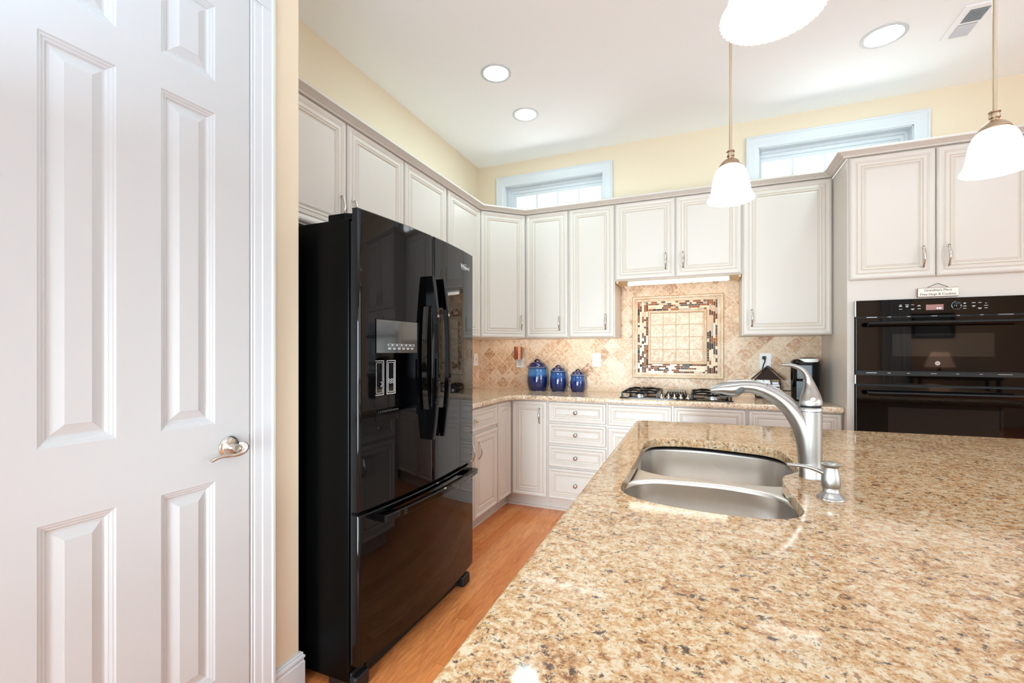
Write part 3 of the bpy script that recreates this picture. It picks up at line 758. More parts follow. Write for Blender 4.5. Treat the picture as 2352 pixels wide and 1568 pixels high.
for i in range(N + 1):
    y = a0 + (a1 - a0) * i / N; xo = -1.078 + .022 * (1 - ((y - 1.755) / ((a1 - a0) / 2)) ** 2)
    e = (y < a0 + .07 or y > a1 - .07); xi = xf(y) - .001 if e else xo - .022
    if i and (rings_e != e):
        rings.append([(xi, y - .0005, .618), (xo - .004, y - .0005, .618), (xo, y - .0005, .622), (xo, y - .0005, .642), (xo - .004, y - .0005, .646), (xi, y - .0005, .646)])
    rings_e = e
    rings.append([(xi, y, .618), (xo - .004, y, .618), (xo, y, .622), (xo, y, .642), (xo - .004, y, .646), (xi, y, .646)])
b.loft(rings, 'black'); b.build('drawer_handle', fz, smooth=25)
for yy in (FY0 + .004, FY1 - .079):
    b = MB(); pl = [(-1.30, yy), (-1.150, yy), (-1.130, yy + .02), (-1.135, yy + .06), (-1.22, yy + .075), (-1.30, yy + .075)]
    pl[1] = (-1.165, yy)
    pl = [(-1.295, yy), (-1.215, yy + .000), (-1.186, yy + .018), (-1.186, yy + .062), (-1.225, yy + .075), (-1.295, yy + .075)]
    b.prism(pl, 1.748, 1.772, 'blackside'); b.box(-1.187, -1.160, yy + .004, yy + .060, 1.7825, 1.788, 'blackside'); b.build('hinge_cover', root, loc=OFF, bevel=.003)
    b = MB(); b.box(-1.300, -1.185, yy + .002, yy + .072, 0, .072, 'blackmatte'); b.box(-1.24, -1.160, yy + .000, yy + .074, 0, .058, 'blackmatte'); b.build('foot', root, loc=OFF, bevel=.010, seg=3)
MB().box(-1.22, -1.19, FY0 + .09, FY1 - .09, .02, .105, 'gasket').build('toe_grille', root, loc=OFF)
for zc in (.662,):
    MB().box(-1.178, -1.150, FY0 - .001, FY0 + .05, .657, .667, 'blackside').build('middle_hinge', root, loc=OFF)

# ------------------------------------------------------------------ double wall oven
root, OFF = rooted('wall_oven', 'black built-in double wall oven with two long tube handles', 'oven', (1.247, 3.60, .284))
MB().box(.868, 1.626, 3.322, 3.88, .284, 1.560, 'blackmatte').build('case', root, loc=OFF)
b = MB(); b.box(.8665, 1.6275, 3.302, 3.324, 1.468, 1.5635, 'glassblack')
for xs, zs_ in (((1.080, 1.110, 1.136, 1.165), (1.529, 1.521, 1.505)), ((1.366, 1.404, 1.430, 1.456), (1.530, 1.513, 1.500))):
    for i, x in enumerate(xs):
        for k, z in enumerate(zs_):
            wd = (.012, .016, .014)[(i + k) % 3]
            if (i + k) % 4 != 3: b.box(x - wd / 2, x + wd / 2, 3.3012, 3.302, z, z + .0022, 'print')
            if (i + 2 * k) % 3 == 0: b.box(x - wd / 3, x + wd / 3, 3.3012, 3.302, z - .0042, z - .0022, 'print')
cp_ = b.build('control_panel', root, loc=OFF)
for tx0, tx1, ty, tz0, tz1 in ((.862, .8662, 3.300, 1.468, 1.5625), (1.6278, 1.632, 3.300, 1.468, 1.5625), (.862, .8662, 3.303, 1.066, 1.120), (1.6278, 1.632, 3.303, 1.066, 1.120)):
    MB().box(tx0, tx1, ty, 3.328, tz0, tz1, 'alu').build('side_trim', root, loc=OFF)
b = MB(); b.box(1.196, 1.274, 3.3008, 3.302, 1.497, 1.528, 'led'); dsp = b.build('display', cp_)
lettering('3:25', .013, 'ledtxt', cp_, (1.254, 3.3004, 1.506), name='clock_digits')
b = MB(); b.loft([[(1.331 + r * cos(2 * pi * i / 28), y, 1.519 + r * sin(2 * pi * i / 28)) for i in range(28)] for r, y in ((.0235, 3.302), (.0235, 3.300), (.0195, 3.2995), (.018, 3.286), (.0145, 3.284), (.001, 3.284))], 'glassblack'); kb = b.build('control_knob', cp_, smooth=35)
b = MB(); b.tube([(1.331 + .0225 * cos(a), 3.2995, 1.519 + .0225 * sin(a)) for a in [radians(100 + 12 * i) for i in range(26)]], .0005, 'print', n=4); b.build('knob_ring', kb)
def oven_door(z0, z1, hz, wx0, wx1, wz0, wz1):
    d = MB().box(.869, 1.625, 3.297, 3.322, z0, z1, 'glassblack').build('oven_door', root, loc=OFF, bevel=.002)
    MB().box(wx0, wx1, 3.2962, 3.2972, wz0, wz1, 'ovenwin').build('window', d)
    b = MB(); b.tube([(.908, 3.243, hz), (.912, 3.243, hz), (1.592, 3.243, hz), (1.596, 3.243, hz)], [.009, .0135, .0135, .009], 'black', n=20)
    for x in (.930, 1.573): b.loft([[(x + r * cos(2 * pi * i / 12), y, hz + r * sin(2 * pi * i / 12)) for i in range(12)] for r, y in ((.010, 3.298), (.009, 3.245))], 'black')
    b.build('door_handle', d, smooth=40)
    return d
d1 = oven_door(1.148, 1.459, 1.421, 1.040, 1.488, 1.232, 1.362)
d2 = oven_door(.46, 1.058, 1.016, 1.02, 1.525, .60, .935)
b = MB(); b.loft([[(1.246 + r * cos(2 * pi * i / 28), y, 1.193 + r * sin(2 * pi * i / 28)) for i in range(28)] for r, y in ((.0115, 3.2972), (.0115, 3.2955))], 'alu'); o = b.build('logo', d1, smooth=35)
lettering('GE', .012, 'darkslot', d1, (1.246, 3.2952, 1.193), name='logo_letters')
b = MB(); b.box(.868, 1.626, 3.304, 3.324, 1.068, 1.119, 'glassblack').box(.868, 1.626, 3.312, 3.324, 1.119, 1.148, 'blackmatte')
for z in (1.4635, 1.1335):
    for i, (x, wd) in enumerate(((.945, .05), (1.03, .014), (1.12, .014), (1.235, .026), (1.34, .014), (1.44, .014), (1.54, .06))): b.box(x - wd / 2, x + wd / 2, 3.3035 if z > 1.3 else 3.3115, 3.3235, z - .0012, z + .0012, 'alu')
b.build('middle_trim', root, loc=OFF)
MB().box(.868, 1.626, 3.300, 3.324, .290, .450, 'glassblack').build('lower_trim', root, loc=OFF)

# hanging sign
root, OFF = rooted('hanging_sign', 'small cream wooden sign with brown lettering resting above the wall oven', 'sign', (1.255, 3.322, 1.572))
b = MB(); b.box(1.163, 1.346, 3.3155, 3.3275, 1.573, 1.625, 'signwood'); b.build('board', root, loc=OFF, bevel=.002)
f = MB().box(1.1645, 1.3445, 3.3140, 3.3156, 1.5755, 1.6225, 'signpaint').build('face', root, loc=OFF)
lettering("Grandma's Place", .0185, 'brownprint', f, (1.2545, 3.3136, 1.611)); lettering('Free Hugs & Cookies', .0185, 'brownprint', f, (1.2545, 3.3136, 1.588))
b = MB()
for i in range(12):
    t0 = -1 + 2 * i / 12; t1 = t0 + 2 / 12 * 1.15; z = lambda t: 1.650 - .022 * abs(t)
    c = (t0 + t1) / 2
    b.tube([(1.2555 + .045 * t0, 3.320 - .0015 * (i % 2), z(t0)), (1.2555 + .045 * c, 3.320 + .0015 * (i % 2), z(c)), (1.2555 + .045 * t1, 3.320, z(t1))], .0014, 'wire', n=5)
b.build('chain', root, loc=OFF)

# ------------------------------------------------------------------ gas cooktop
root, OFF = rooted('gas_cooktop', 'black four-burner gas cooktop with a centre vent set into the back counter', 'cooktop', (-.171, 3.69, .914))
MB().box(-.557, .215, 3.452, 3.925, .914, .921, 'cookglass').build('glass_top', root, loc=OFF, bevel=.0025)
b = MB(); cx_, cy = -.171, 3.72
vp = [(-.075, -.10), (.075, -.10), (.075, .15), (-.075, .15)]
b.box(cx_ - .078, cx_ + .078, cy - .105, cy + .15, .921, .931, 'blackmatte'); v = b.build('vent_base', root, loc=OFF, bevel=.003)
b = MB(); b.box(cx_ - .07, cx_ + .07, cy - .09, cy + .135, .931, .940, 'gasket')
for i in range(8):
    x = cx_ - .07 + .02 * i
    b.tube([(x, cy - .095, .936), (cx_ + (x - cx_) * .86, cy - .06, .956), (cx_ + (x - cx_) * .84, cy + .11, .958), (x, cy + .14, .936)], .0024, 'alu', n=6)
for yy, zz, s in ((cy - .06, .956, .86), (cy + .02, .957, .85), (cy + .11, .958, .84)): b.tube([(cx_ - .07 * s, yy, zz), (cx_ + .07 * s, yy, zz)], .0024, 'alu', n=6)
b.build('vent_grille', root, loc=OFF)
for i, (x, y) in enumerate(((-.262, 3.492), (-.214, 3.530), (-.171, 3.492), (-.128, 3.512), (-.078, 3.490))):
    b = MB(); b.lathe([(.019, 0), (.019, .004), (.016, .007), (.010, .009), (.0075, .011), (.007, .026), (.0055, .028), (.0005, .0285)], 'nickel', 20, (x, y, .9215)); b.build('control_knob', root, loc=OFF, smooth=40)
for sx in (-1, 1):
    for yy in (3.575, 3.815):
        xc = cx_ + sx * .255; k = 1.12 if (sx > 0 and yy < 3.7) else 1.0
        b = MB(); b.lathe([(.052, 0), (.052, .006), (.044, .010), (.044, .016), (.036, .018)], 'alu', 28, (xc, yy, .921)); b.lathe([(.036, .017), (.036, .024), (.030, .027), (.001, .0275)], 'iron', 28, (xc, yy, .921))
        b.build('burner', root, loc=OFF, smooth=40)
    b = MB(); xo = cx_ + sx * .370; xi = cx_ + sx * .118; z = .955; th = .0055
    def bar(p, q): b.tube([p, q], (.006, .006), 'iron', n=6)
    ya, yb_ = 3.475, 3.905
    bar((xo, ya, z), (xi, ya, z)); bar((xo, yb_, z), (xi, yb_, z)); bar((xo, ya, z), (xo, yb_, z)); bar((xi, ya, z), (xi, yb_, z)); bar((xo, 3.69, z), (xi, 3.69, z))
    for yy in (3.575, 3.815):
        xc = cx_ + sx * .255
        for dx, dy in ((1, 0), (-1, 0), (0, 1), (0, -1)):
            ex_ = (xo if dx * sx > 0 else xi) if dx else xc; ey_ = yy if dx else ((ya if yy < 3.7 else 3.69) if dy < 0 else (3.69 if yy < 3.7 else yb_))
            b.tube([(ex_, ey_, z), ((ex_ + xc) / 2, (ey_ + yy) / 2, z + .013), (xc + dx * .022, yy + dy * .022, z + .010)], .0075, 'iron', n=6)
    for fx in (xo, xi):
        for fy in (ya, yb_): b.box(fx - .007, fx + .007, fy - .007, fy + .007, .921, z, 'iron')
    b.build('grate', root, loc=OFF)

# ------------------------------------------------------------------ canisters
def canister(label, x, y, r, hb, ht, gl):
    root = thing('canister', label, 'canister', (x, y, .914), radians(-18), 'glazed blue lidded canisters')
    pf = [(.001, .0), (r * .74, .0), (r * .80, .004), (r * .93, hb * .18), (r * 1.0, hb * .40), (r * .99, hb * .62), (r * .93, hb * .82), (r * .91, hb * .93), (r * .97, hb * .985), (r * .99, hb)]
    m = blueglaze('blue_glaze', 0, hb, gl)
    b = MB(); b.lathe(smoothpath(pf, 3), m, 40); jar = b.build('jar', root, smooth=60)
    hl = ht - hb
    b = MB(); b.lathe([(r * .99, hb), (r * 1.02, hb + .002), (r * 1.02, hb + .006), (r * .98, hb + .008)], 'rimglaze', 40, cap=False)
    b.lathe(smoothpath([(r * 1.0, hb + .006), (r * .9, hb + hl * .20), (r * .66, hb + hl * .58), (r * .42, hb + hl * .70), (r * .05, hb + hl * .74)], 4), 'lidglaze', 40)
    lid = b.build('lid', root, smooth=60)
    b = MB(); a = r * .30; z0 = hb + hl * .62
    b.tube(smoothpath([(-a * 1.2, 0, z0), (-a * .8, 0, z0 + hl * .22), (0, 0, z0 + hl * .38), (a * .8, 0, z0 + hl * .22), (a * 1.2, 0, z0)], 5), [(.007 * r / .09, .012 * r / .09)] * 21, 'lidglaze', n=10, up=(0, 1, 0)); b.build('lid_handle', lid, smooth=60)
M['rimglaze'] = mat('worn_rim_glaze', (120, 128, 150), .2, coat=.4)
M['lidglaze'] = mat('navy_lid_glaze', (16, 34, 84), .10, spec=.7, coat=.5)
canister('largest glazed blue canister, leftmost, with a broad pale blue band', -1.349, 3.845, .0925, .205, .278, (64, 120, 176))
canister('medium glazed blue canister between the largest and the smallest', -1.154, 3.845, .0735, .172, .226, (34, 84, 146))
canister('smallest glazed blue canister, on the right next to the cooktop', -.977, 3.845, .066, .142, .194, (46, 84, 140))

# outlets
def outlet(label, x, z, w=.074, h=.118, left=False, group='white wall outlets on the backsplash'):
    root = thing('wall_outlet', label, 'outlet', (x, 3.9465, z) if not left else (-1.9845, x, z), 0 if not left else q, group)
    MB().box(-w / 2, w / 2, -.006, 0, -h / 2, h / 2, 'plastic').build('cover_plate', root, bevel=.002)
    if not left:
        b = MB(); b.box(-.0165, .0165, -.0075, -.005, -.034, .034, 'plastic')
        for s in (-1, 1):
            b.box(-.007, -.0055, -.0079, -.007, s * .018 - .002, s * .018 + .005, 'darkslot'); b.box(.0055, .007, -.0079, -.007, s * .018 - .002, s * .018 + .005, 'darkslot'); b.box(-.002, .002, -.0079, -.007, s * .018 - .010, s * .018 - .006, 'darkslot')
        b.build('receptacle', root)
    else: MB().box(-.003, .003, -.012, -.005, -.004, .004, 'darkslot').build('switch', root)
    return root
outlet('white outlet on the backsplash above the smallest blue canister', -.834, 1.190)
outlet('white outlet mostly covered by the copper-coloured cylinder', -1.554, 1.158, .078, .09)
outlet('white outlet with a black plug in it behind the house-shaped holder', .464, 1.187, .078, .124)
outlet('white switch plate on the left wall tiles beside the refrigerator', 3.866, 1.186, .074, .118, True)
# copper cylinder plugged over outlet 2
root = thing('wall_sconce', 'hammered copper-coloured cylinder mounted over the outlet left of the canisters', 'wall warmer', (-1.558, 3.940, 1.190))
b = MB(); b.loft([[(.0375 * cos(a), -.044 - .030 * sin(a), z) for a in [2 * pi * i / 30 for i in range(30)]] for z in (0, .118)], 'copper'); b.build('cylinder', root, smooth=50)
MB().box(-.012, .012, -.016, -.003, .03, .07, 'copper').build('bracket', root)

# ------------------------------------------------------------------ coffee maker with cord
root = thing('coffee_maker', 'tall gloss black single-serve coffee maker with a pale ring on its lid', 'coffee maker', (.695, 3.765, .914), radians(-14))
def superell(a, b_, n, z, N=40, dx=0, dy=0):
    return [(dx + a * math.copysign(abs(cos(t)) ** (2 / n), cos(t)), dy + b_ * math.copysign(abs(sin(t)) ** (2 / n), sin(t)), z) for t in [2 * pi * i / N for i in range(N)]]
b = MB(); b.loft([superell(.083, .118, 3.2, 0), superell(.087, .122, 3.2, .006), superell(.090, .125, 3.2, .15), superell(.092, .127, 3.2, .262), superell(.089, .124, 3.0, .280), superell(.078, .112, 2.8, .292), superell(.05, .08, 2.5, .296)], 'black'); body = b.build('body', root, smooth=40)
b = MB(); b.loft([superell(.058, .058, 2.2, .272, dx=.018, dy=-.066), superell(.062, .062, 2.2, .276, dx=.018, dy=-.066), superell(.062, .062, 2.2, .292, dx=.018, dy=-.066), superell(.056, .056, 2.2, .298, dx=.018, dy=-.066)], 'plastic'); lid = b.build('lid_ring', root, smooth=40)
b = MB(); b.loft([superell(.055, .055, 2.2, .297, dx=.018, dy=-.066), superell(.050, .050, 2.2, .303, dx=.018, dy=-.066), superell(.02, .02, 2.2, .307, dx=.018, dy=-.066)], 'black'); b.build('lid', root, smooth=40)
b = MB(); b.box(-.052, .052, -.132, -.112, .150, .262, 'smoke'); b.build('brew_head', root, bevel=.012, seg=3)
MB().box(-.050, .050, -.128, -.110, .012, .145, 'smoke').build('cup_bay', root, bevel=.004)
b = MB(); inv = Matrix.Rotation(radians(14), 2)
def L_(x, y, z): p = inv @ Vector((x - .695, y - 3.765)); return (p.x, p.y, z - .914)
b.tube([L_(*p) for p in smoothpath([(.452, 3.905, 1.208), (.455, 3.900, 1.185), (.447, 3.915, 1.160), (.440, 3.915, 1.10), (.45, 3.915, .99), (.50, 3.91, .965), (.58, 3.90, .968), (.66, 3.86, .972)], 6)], .0038, 'blackmatte', n=8); b.build('power_cord', root, smooth=60)
b = MB(); b.v = []; px, py, pz = .452, 3.925, 1.214
pp = [L_(px + a, py + c, pz + e) for e in (-.012, .012) for a, c in ((-.011, -.022), (.011, -.022), (.011, .0135), (-.011, .0135))]
b.v = list(pp)
for f in ((0, 3, 2, 1), (4, 5, 6, 7), (0, 1, 5, 4), (1, 2, 6, 5), (2, 3, 7, 6), (3, 0, 4, 7)): b.face(f, 'blackmatte')
b.build('plug', root, bevel=.003)

# ------------------------------------------------------------------ house-shaped packet holder
root = thing('packet_holder', 'dark brown wire-and-metal packet holder shaped like a little house', 'holder', (.467, 3.845, .914))
MB().box(-.080, .080, -.032, .032, 0, .010, 'darkwood').build('base', root, bevel=.001)
b = MB()
for y in (-.030, .028): b.v += [(-.080, y, .140), (.080, y, .140), (0, y, .232), (-.080, y + .002, .140), (.080, y + .002, .140), (0, y + .002, .232)]
for k in (0, 6): b.face((k, k + 1, k + 2), 'darkwood'); b.face((k + 5, k + 4, k + 3), 'darkwood'); b.face((k, k + 3, k + 4, k + 1), 'darkwood')
b.build('gable', root)
b = MB()
for s in (-1, 1):
    for y0_, y1_ in ((-.038, -.006), (.004, .036)):
        v0 = len(b.v)
        for y in (y0_, y1_):
            for x, z in ((0, .238), (s * .107, .138), (s * .107, .142), (0, .242)): b.v.append((x, y, z))
        for f in ((0, 1, 2, 3), (7, 6, 5, 4), (0, 4, 5, 1), (1, 5, 6, 2), (2, 6, 7, 3), (3, 7, 4, 0)): b.face([v0 + i for i in f], 'darkwood')
b.build('roof', root)
b = MB()
for x in (-.080, .080):
    for y in (-.031, .031): b.box(x - .0025, x + .0025, y - .0025, y + .0025, .008, .142, 'wire')
for z in (.106, .088):
    b.box(-.080, .080, -.033, -.030, z - .0012, z + .0012, 'wire'); b.box(-.080, .080, .030, .033, z - .0012, z + .0012, 'wire')
for i in range(6):
    z = .016 + .0135 * i; b.box(.030, .080, -.033, -.0305, z - .0011, z + .0011, 'wire'); b.box(-.080, -.040, -.033, -.0305, z - .0011, z + .0011, 'wire'); b.box(.079, .081, -.031, .031, z - .0011, z + .0011, 'wire')
b.build('wire_frame', root)
MB().box(-.038, .030, -.034, -.031, .008, .088, 'darkwood').build('door_plate', root)
PG = 'white packets in the house-shaped holder'
def packet(label, x0, x1, y0, y1, z0, z1, tilt=0, mark=False):
    b = MB(); b.v = [(x0, y0, z0), (x1, y0, z0), (x1, y1, z0), (x0, y1, z0), (x0 + max(0, tilt), y0, z1), (x1 + min(0, tilt) - (.012 if tilt else 0), y0, z1), (x1 + min(0, tilt) - (.012 if tilt else 0), y1, z1), (x0 + max(0, tilt), y1, z1)]
    for f in ((0, 3, 2, 1), (4, 5, 6, 7), (0, 1, 5, 4), (1, 2, 6, 5), (2, 3, 7, 6), (3, 0, 4, 7)): b.face(f, 'paper')
    b.v = [(x + .467, y + 3.845, z + .914) for x, y, z in b.v]
    o = b.build('sugar_packet', bevel=.001); tag(o, label, 'packet', PG)
    if mark:
        c = MB(); c.loft([[(x0 + .467 + .030 + .009 * cos(a), 3.845 + y0 - yy, .914 + z0 + .010 + .007 * sin(a)) for a in [2 * pi * i / 16 for i in range(16)]] for yy in (0, .0006)], 'blue'); c.build('printed_mark', o)
packet('white packet with a blue dot, left in the upper row of the house-shaped holder', -.078, -.030, -.026, .022, .0885, .136, .0, True)
packet('white packet in the middle of the upper row of the house-shaped holder', -.028, .022, -.026, .022, .0885, .136, .001)
packet('lower white packet at the right of the upper row in the house-shaped holder', .026, .077, -.026, .022, .0885, .122, .004)
for i, n_ in enumerate(('lowest', 'second from the bottom', 'third from the bottom', 'top', )):
    packet('white packet lying %s in the right column of the house-shaped holder' % n_, .033, .077, -.028, .024, .011 + .0185 * i, .0275 + .0185 * i)

# ------------------------------------------------------------------ kitchen island
GZ, GT = .914, .884
isl = [Vector(p) for p in ((-.262, .30), (2.35, .335), (2.35, 2.497), (-.301, 2.366))]   # ccw
def inset(poly, d):
    out = []; n = len(poly)
    for i in range(n):
        a, b_, c = poly[i - 1], poly[i], poly[(i + 1) % n]
        n1 = Vector((-(b_ - a).y, (b_ - a).x)).normalized(); n2 = Vector((-(c - b_).y, (c - b_).x)).normalized()
        m_ = n1 + n2; m_ /= m_.dot(n1); out.append(b_ + m_ * d)
    return out
def rounded(poly, r, n=6):
    out = []; N = len(poly)
    for i in range(N):
        a, b_, c = poly[i - 1], poly[i], poly[(i + 1) % N]
        p0 = b_ + (a - b_).normalized() * r; p2 = b_ + (c - b_).normalized() * r
        for k in range(n + 1):
            t = k / n; out.append(p0 * (1 - t) ** 2 + b_ * 2 * t * (1 - t) + p2 * t * t)
    return out
cut = smoothpath([(-.190, 1.66), (-.187, 1.79), (-.157, 1.862), (-.075, 1.897), (.020, 1.900), (.138, 1.872), (.214, 1.845), (.255, 1.795), (.268, 1.70), (.268, 1.60), (.262, 1.52), (.238, 1.476), (.213, 1.438), (.204, 1.393), (.204, 1.30), (.208, 1.20), (.206, 1.135), (.186, 1.090), (.143, 1.062), (.077, 1.051), (.000, 1.052), (-.070, 1.064), (-.130, 1.086), (-.170, 1.122), (-.186, 1.18), (-.186, 1.32), (-.186, 1.50)], 4, closed=True)
def flatten(me):
    """level faces are shaded flat so that they mirror like a true plane"""
    for p in me.polygons:
        zz = [me.vertices[i].co.z for i in p.vertices]; p.use_smooth = max(zz) - min(zz) > 1e-5
def island_top():
    bm = bmesh.new()
    prof = [(.020, GZ), (.012, GZ - .0012), (.006, GZ - .004), (.002, GZ - .009), (.0, GZ - .016), (.002, GZ - .023), (.007, GZ - .029), (.013, GZ - .0315), (.016, GZ - .034), (.020, GZ - .038)]
    rings = []
    for ins, z in prof:
        rings.append([bm.verts.new((p.x, p.y, z)) for p in rounded(inset(isl, ins), .05)])
    n = len(rings[0])
    for k in range(len(rings) - 1):
        for i in range(n): bm.faces.new((rings[k][i], rings[k][(i + 1) % n], rings[k + 1][(i + 1) % n], rings[k + 1][i]))
    top = [bm.verts.new((x, y, GZ)) for x, y in inset2(cut, -.0012)]; t2 = [bm.verts.new((x, y, GZ - .0014)) for x, y in cut]; bot = [bm.verts.new((x, y, GT)) for x, y in cut]
    m = len(top)
    for A, B in ((top, t2), (t2, bot)):
        for i in range(m): bm.faces.new((A[i], A[(i + 1) % m], B[(i + 1) % m], B[i]))
    ring_e = lambda R_: [bm.edges.get((R_[i], R_[(i + 1) % len(R_)])) for i in range(len(R_))]
    bmesh.ops.triangle_fill(bm, use_beauty=True, edges=ring_e(rings[0]) + ring_e(top))
    bo = [bm.verts.new((v.co.x, v.co.y, GT)) for v in rings[-1]]
    for i in range(n): bm.faces.new((rings[-1][i], rings[-1][(i + 1) % n], bo[(i + 1) % n], bo[i]))
    bmesh.ops.triangle_fill(bm, use_beauty=True, edges=ring_e(bo) + ring_e(bot))
    bmesh.ops.recalc_face_normals(bm, faces=bm.faces)
    me = bpy.data.meshes.new('island_top'); bm.to_mesh(me); bm.free(); me.materials.append(M['granite'])
    me.set_sharp_from_angle(angle=radians(35))
    flatten(me)
    return me
def inset2(pts, d):
    out = []; n = len(pts)
    for i in range(n):
        a, c = Vector(pts[i - 1]), Vector(pts[(i + 1) % n]); t = (c - a).normalized(); nn = Vector((-t.y, t.x))
        s = 1 if area2(pts) > 0 else -1
        out.append((pts[i][0] + nn.x * d * s, pts[i][1] + nn.y * d * s))
    return out
def area2(p): return sum(p[i - 1][0] * p[i][1] - p[i][0] * p[i - 1][1] for i in range(len(p)))
isroot = thing('kitchen_island', 'large island with gold-speckled granite top around the sink', 'island', (.9, 1.35, 0))
IO = (-.9, -1.35, 0)
link('granite_top', island_top(), isroot, loc=IO)
b = MB()
bx0, bx1, by0, by1 = -.228, 1.95, .36, 2.33
b.box(bx0, bx0 + .02, by0, by1, .10, .884, 'cab'); b.box(bx1 - .02, bx1, by0, by1, .10, .884, 'cab'); b.box(bx0 + .02, bx1 - .02, by1 - .02, by1, .10, .884, 'cab'); b.box(bx0 + .02, bx1 - .02, by0, by0 + .02, .10, .884, 'cab'); b.box(bx0 + .02, bx1 - .02, by0 + .02, by1 - .02, .10, .12, 'cab')
b.build('carcass', isroot, loc=IO)
MB().box(bx0 + .06, bx1 - .06, by0 + .06, by1 - .06, 0, .10, 'cab').build('toe_kick', isroot, loc=IO)
def ifront(kind, y1_, w_, z0_, z1_, hw=None):
    d = add_front(isroot, kind, 0, w_, z0_, z1_, hw); d.location = (bx0 + IO[0], y1_ + IO[1], z0_); d.rotation_euler = (0, 0, -q)
for i, (ys, wd) in enumerate(((2.32, .44), (1.87, .42), (1.44, .42), (1.01, .62))):
    ifront('door', ys, wd, .108, .690, ('p', .045 if i % 2 else wd - .045, .575)); ifront('drawer', ys, wd, .708, .865, ('k', wd / 2, .786))
# sink
def sink():
    root = thing('double_sink', 'undermount stainless steel sink with a large and a small bowl', 'sink', (.03, 1.48, .874))
    OF = (-.03, -1.48, -.874)
    A = smoothpath([(-.214, 1.66), (-.194, 1.556), (-.150, 1.502), (-.068, 1.471), (.062, 1.466), (.165, 1.472), (.222, 1.490), (.260, 1.540), (.276, 1.62), (.278, 1.72), (.262, 1.805), (.205, 1.860), (.120, 1.887), (.0, 1.902), (-.100, 1.898), (-.172, 1.872), (-.206, 1.800), (-.216, 1.73)], 4, closed=True)
    B = smoothpath([(-.202, 1.25), (-.193, 1.325), (-.160, 1.382), (-.107, 1.411), (-.020, 1.420), (.060, 1.420), (.105, 1.411), (.150, 1.396), (.189, 1.368), (.214, 1.318), (.222, 1.24), (.216, 1.15), (.188, 1.085), (.14, 1.045), (.05, 1.030), (-.05, 1.034), (-.130, 1.060), (-.178, 1.11), (-.200, 1.17)], 4, closed=True)
    Z = .876
    bm = bmesh.new(); outer = [bm.verts.new((x, y, Z)) for x, y in [(-.25, .99), (.31, .99), (.31, 1.945), (-.25, 1.945)]]
    ge = lambda R_: [bm.edges.get((R_[i], R_[(i + 1) % len(R_)])) or bm.edges.new((R_[i], R_[(i + 1) % len(R_)])) for i in range(len(R_))]
    ra = [bm.verts.new((x, y, Z)) for x, y in inset2(A, -.016)]; rb = [bm.verts.new((x, y, Z)) for x, y in inset2(B, -.016)]
    bmesh.ops.triangle_fill(bm, use_beauty=True, edges=ge(outer) + ge(ra) + ge(rb))
    for ring, src in ((ra, A), (rb, B)):
        prev = ring
        for ins, z in ((-.009, Z - .0012), (-.003, Z - .005), (0.0, Z - .011)):
            cur = [bm.verts.new((x, y, z)) for x, y in inset2(src, ins)]
            for i in range(len(cur)): bm.faces.new((prev[i], prev[(i + 1) % len(cur)], cur[(i + 1) % len(cur)], cur[i]))
            prev = cur
    bmesh.ops.recalc_face_normals(bm, faces=bm.faces)
    me = bpy.data.meshes.new('rim'); bm.to_mesh(me); bm.free(); me.materials.append(M['rim']); flatten(me)
    link('rim', me, root, loc=OF)
    for nm, src, dep in (('large_bowl', A, .22), ('small_bowl', B, .17)):
        b = MB(); rg = []
        c = Vector((sum(p[0] for p in src) / len(src), sum(p[1] for p in src) / len(src)))
        for sc, z in ((1, Z - .011), (.992, Z - .05), (.975, Z - dep + .03), (.955, Z - dep + .012), (.90, Z - dep + .002), (.80, Z - dep), (.12, Z - dep - .006)):
            rg.append([(c.x + (x - c.x) * sc, c.y + (y - c.y) * sc, z) for x, y in src])
        b.loft(rg, 'steel', cap=False); bo = b.build(nm, root, smooth=60, loc=OF)
        d = MB(); n = 24
        d.lathe([(.062, 0), (.058, .003), (.048, .002), (.040, -.006), (.001, -.008)], 'rim', n, (c.x, c.y, Z - dep - .004)); d.build('drain', bo, smooth=40)
sink()
# ------------------------------------------------------------------ faucet
root, OFF = rooted('kitchen_faucet', 'brushed nickel pull-out faucet with arched spout and lever on top', 'faucet', (.279, 1.455, .914))
YF_ = 1.455
b = MB()
b.lathe([(.0285, 0), (.0285, .002), (.0272, .006), (.0268, .05), (.0268, .120), (.0272, .168), (.0275, .178), (.0275, .180)], 'fnickel', 40, (.280, YF_, .914))
# spout limb rising from the base
cl_ = [(.277, .955), (.271, 1.010), (.259, 1.052), (.241, 1.086), (.219, 1.114), (.194, 1.135), (.1675, 1.1495)]
pth = smoothpath([(x, YF_, z) for x, z in cl_], 5)
n = len(pth); rad = [.0268 - .0062 * (i / (n - 1)) for i in range(n)]
b.tube(pth, rad, 'fnickel', n=28, up=(0, 1, 0)); b.build('body', root, smooth=50, loc=OFF)
b = MB(); hp = smoothpath([(.1690, 1.1490), (.145, 1.156), (.122, 1.158), (.107, 1.157), (.088, 1.1515), (.062, 1.150), (.041, 1.1465), (.029, 1.1445)], 5)
rz_ = smoothpath([(.0201,), (.0195,), (.0190,), (.0205,), (.0245,), (.0195,), (.0125,), (.0078,)], 5); rh_ = smoothpath([(.0201,), (.0200,), (.0205,), (.022,), (.023,), (.022,), (.019,), (.015,)], 5)
rings = []
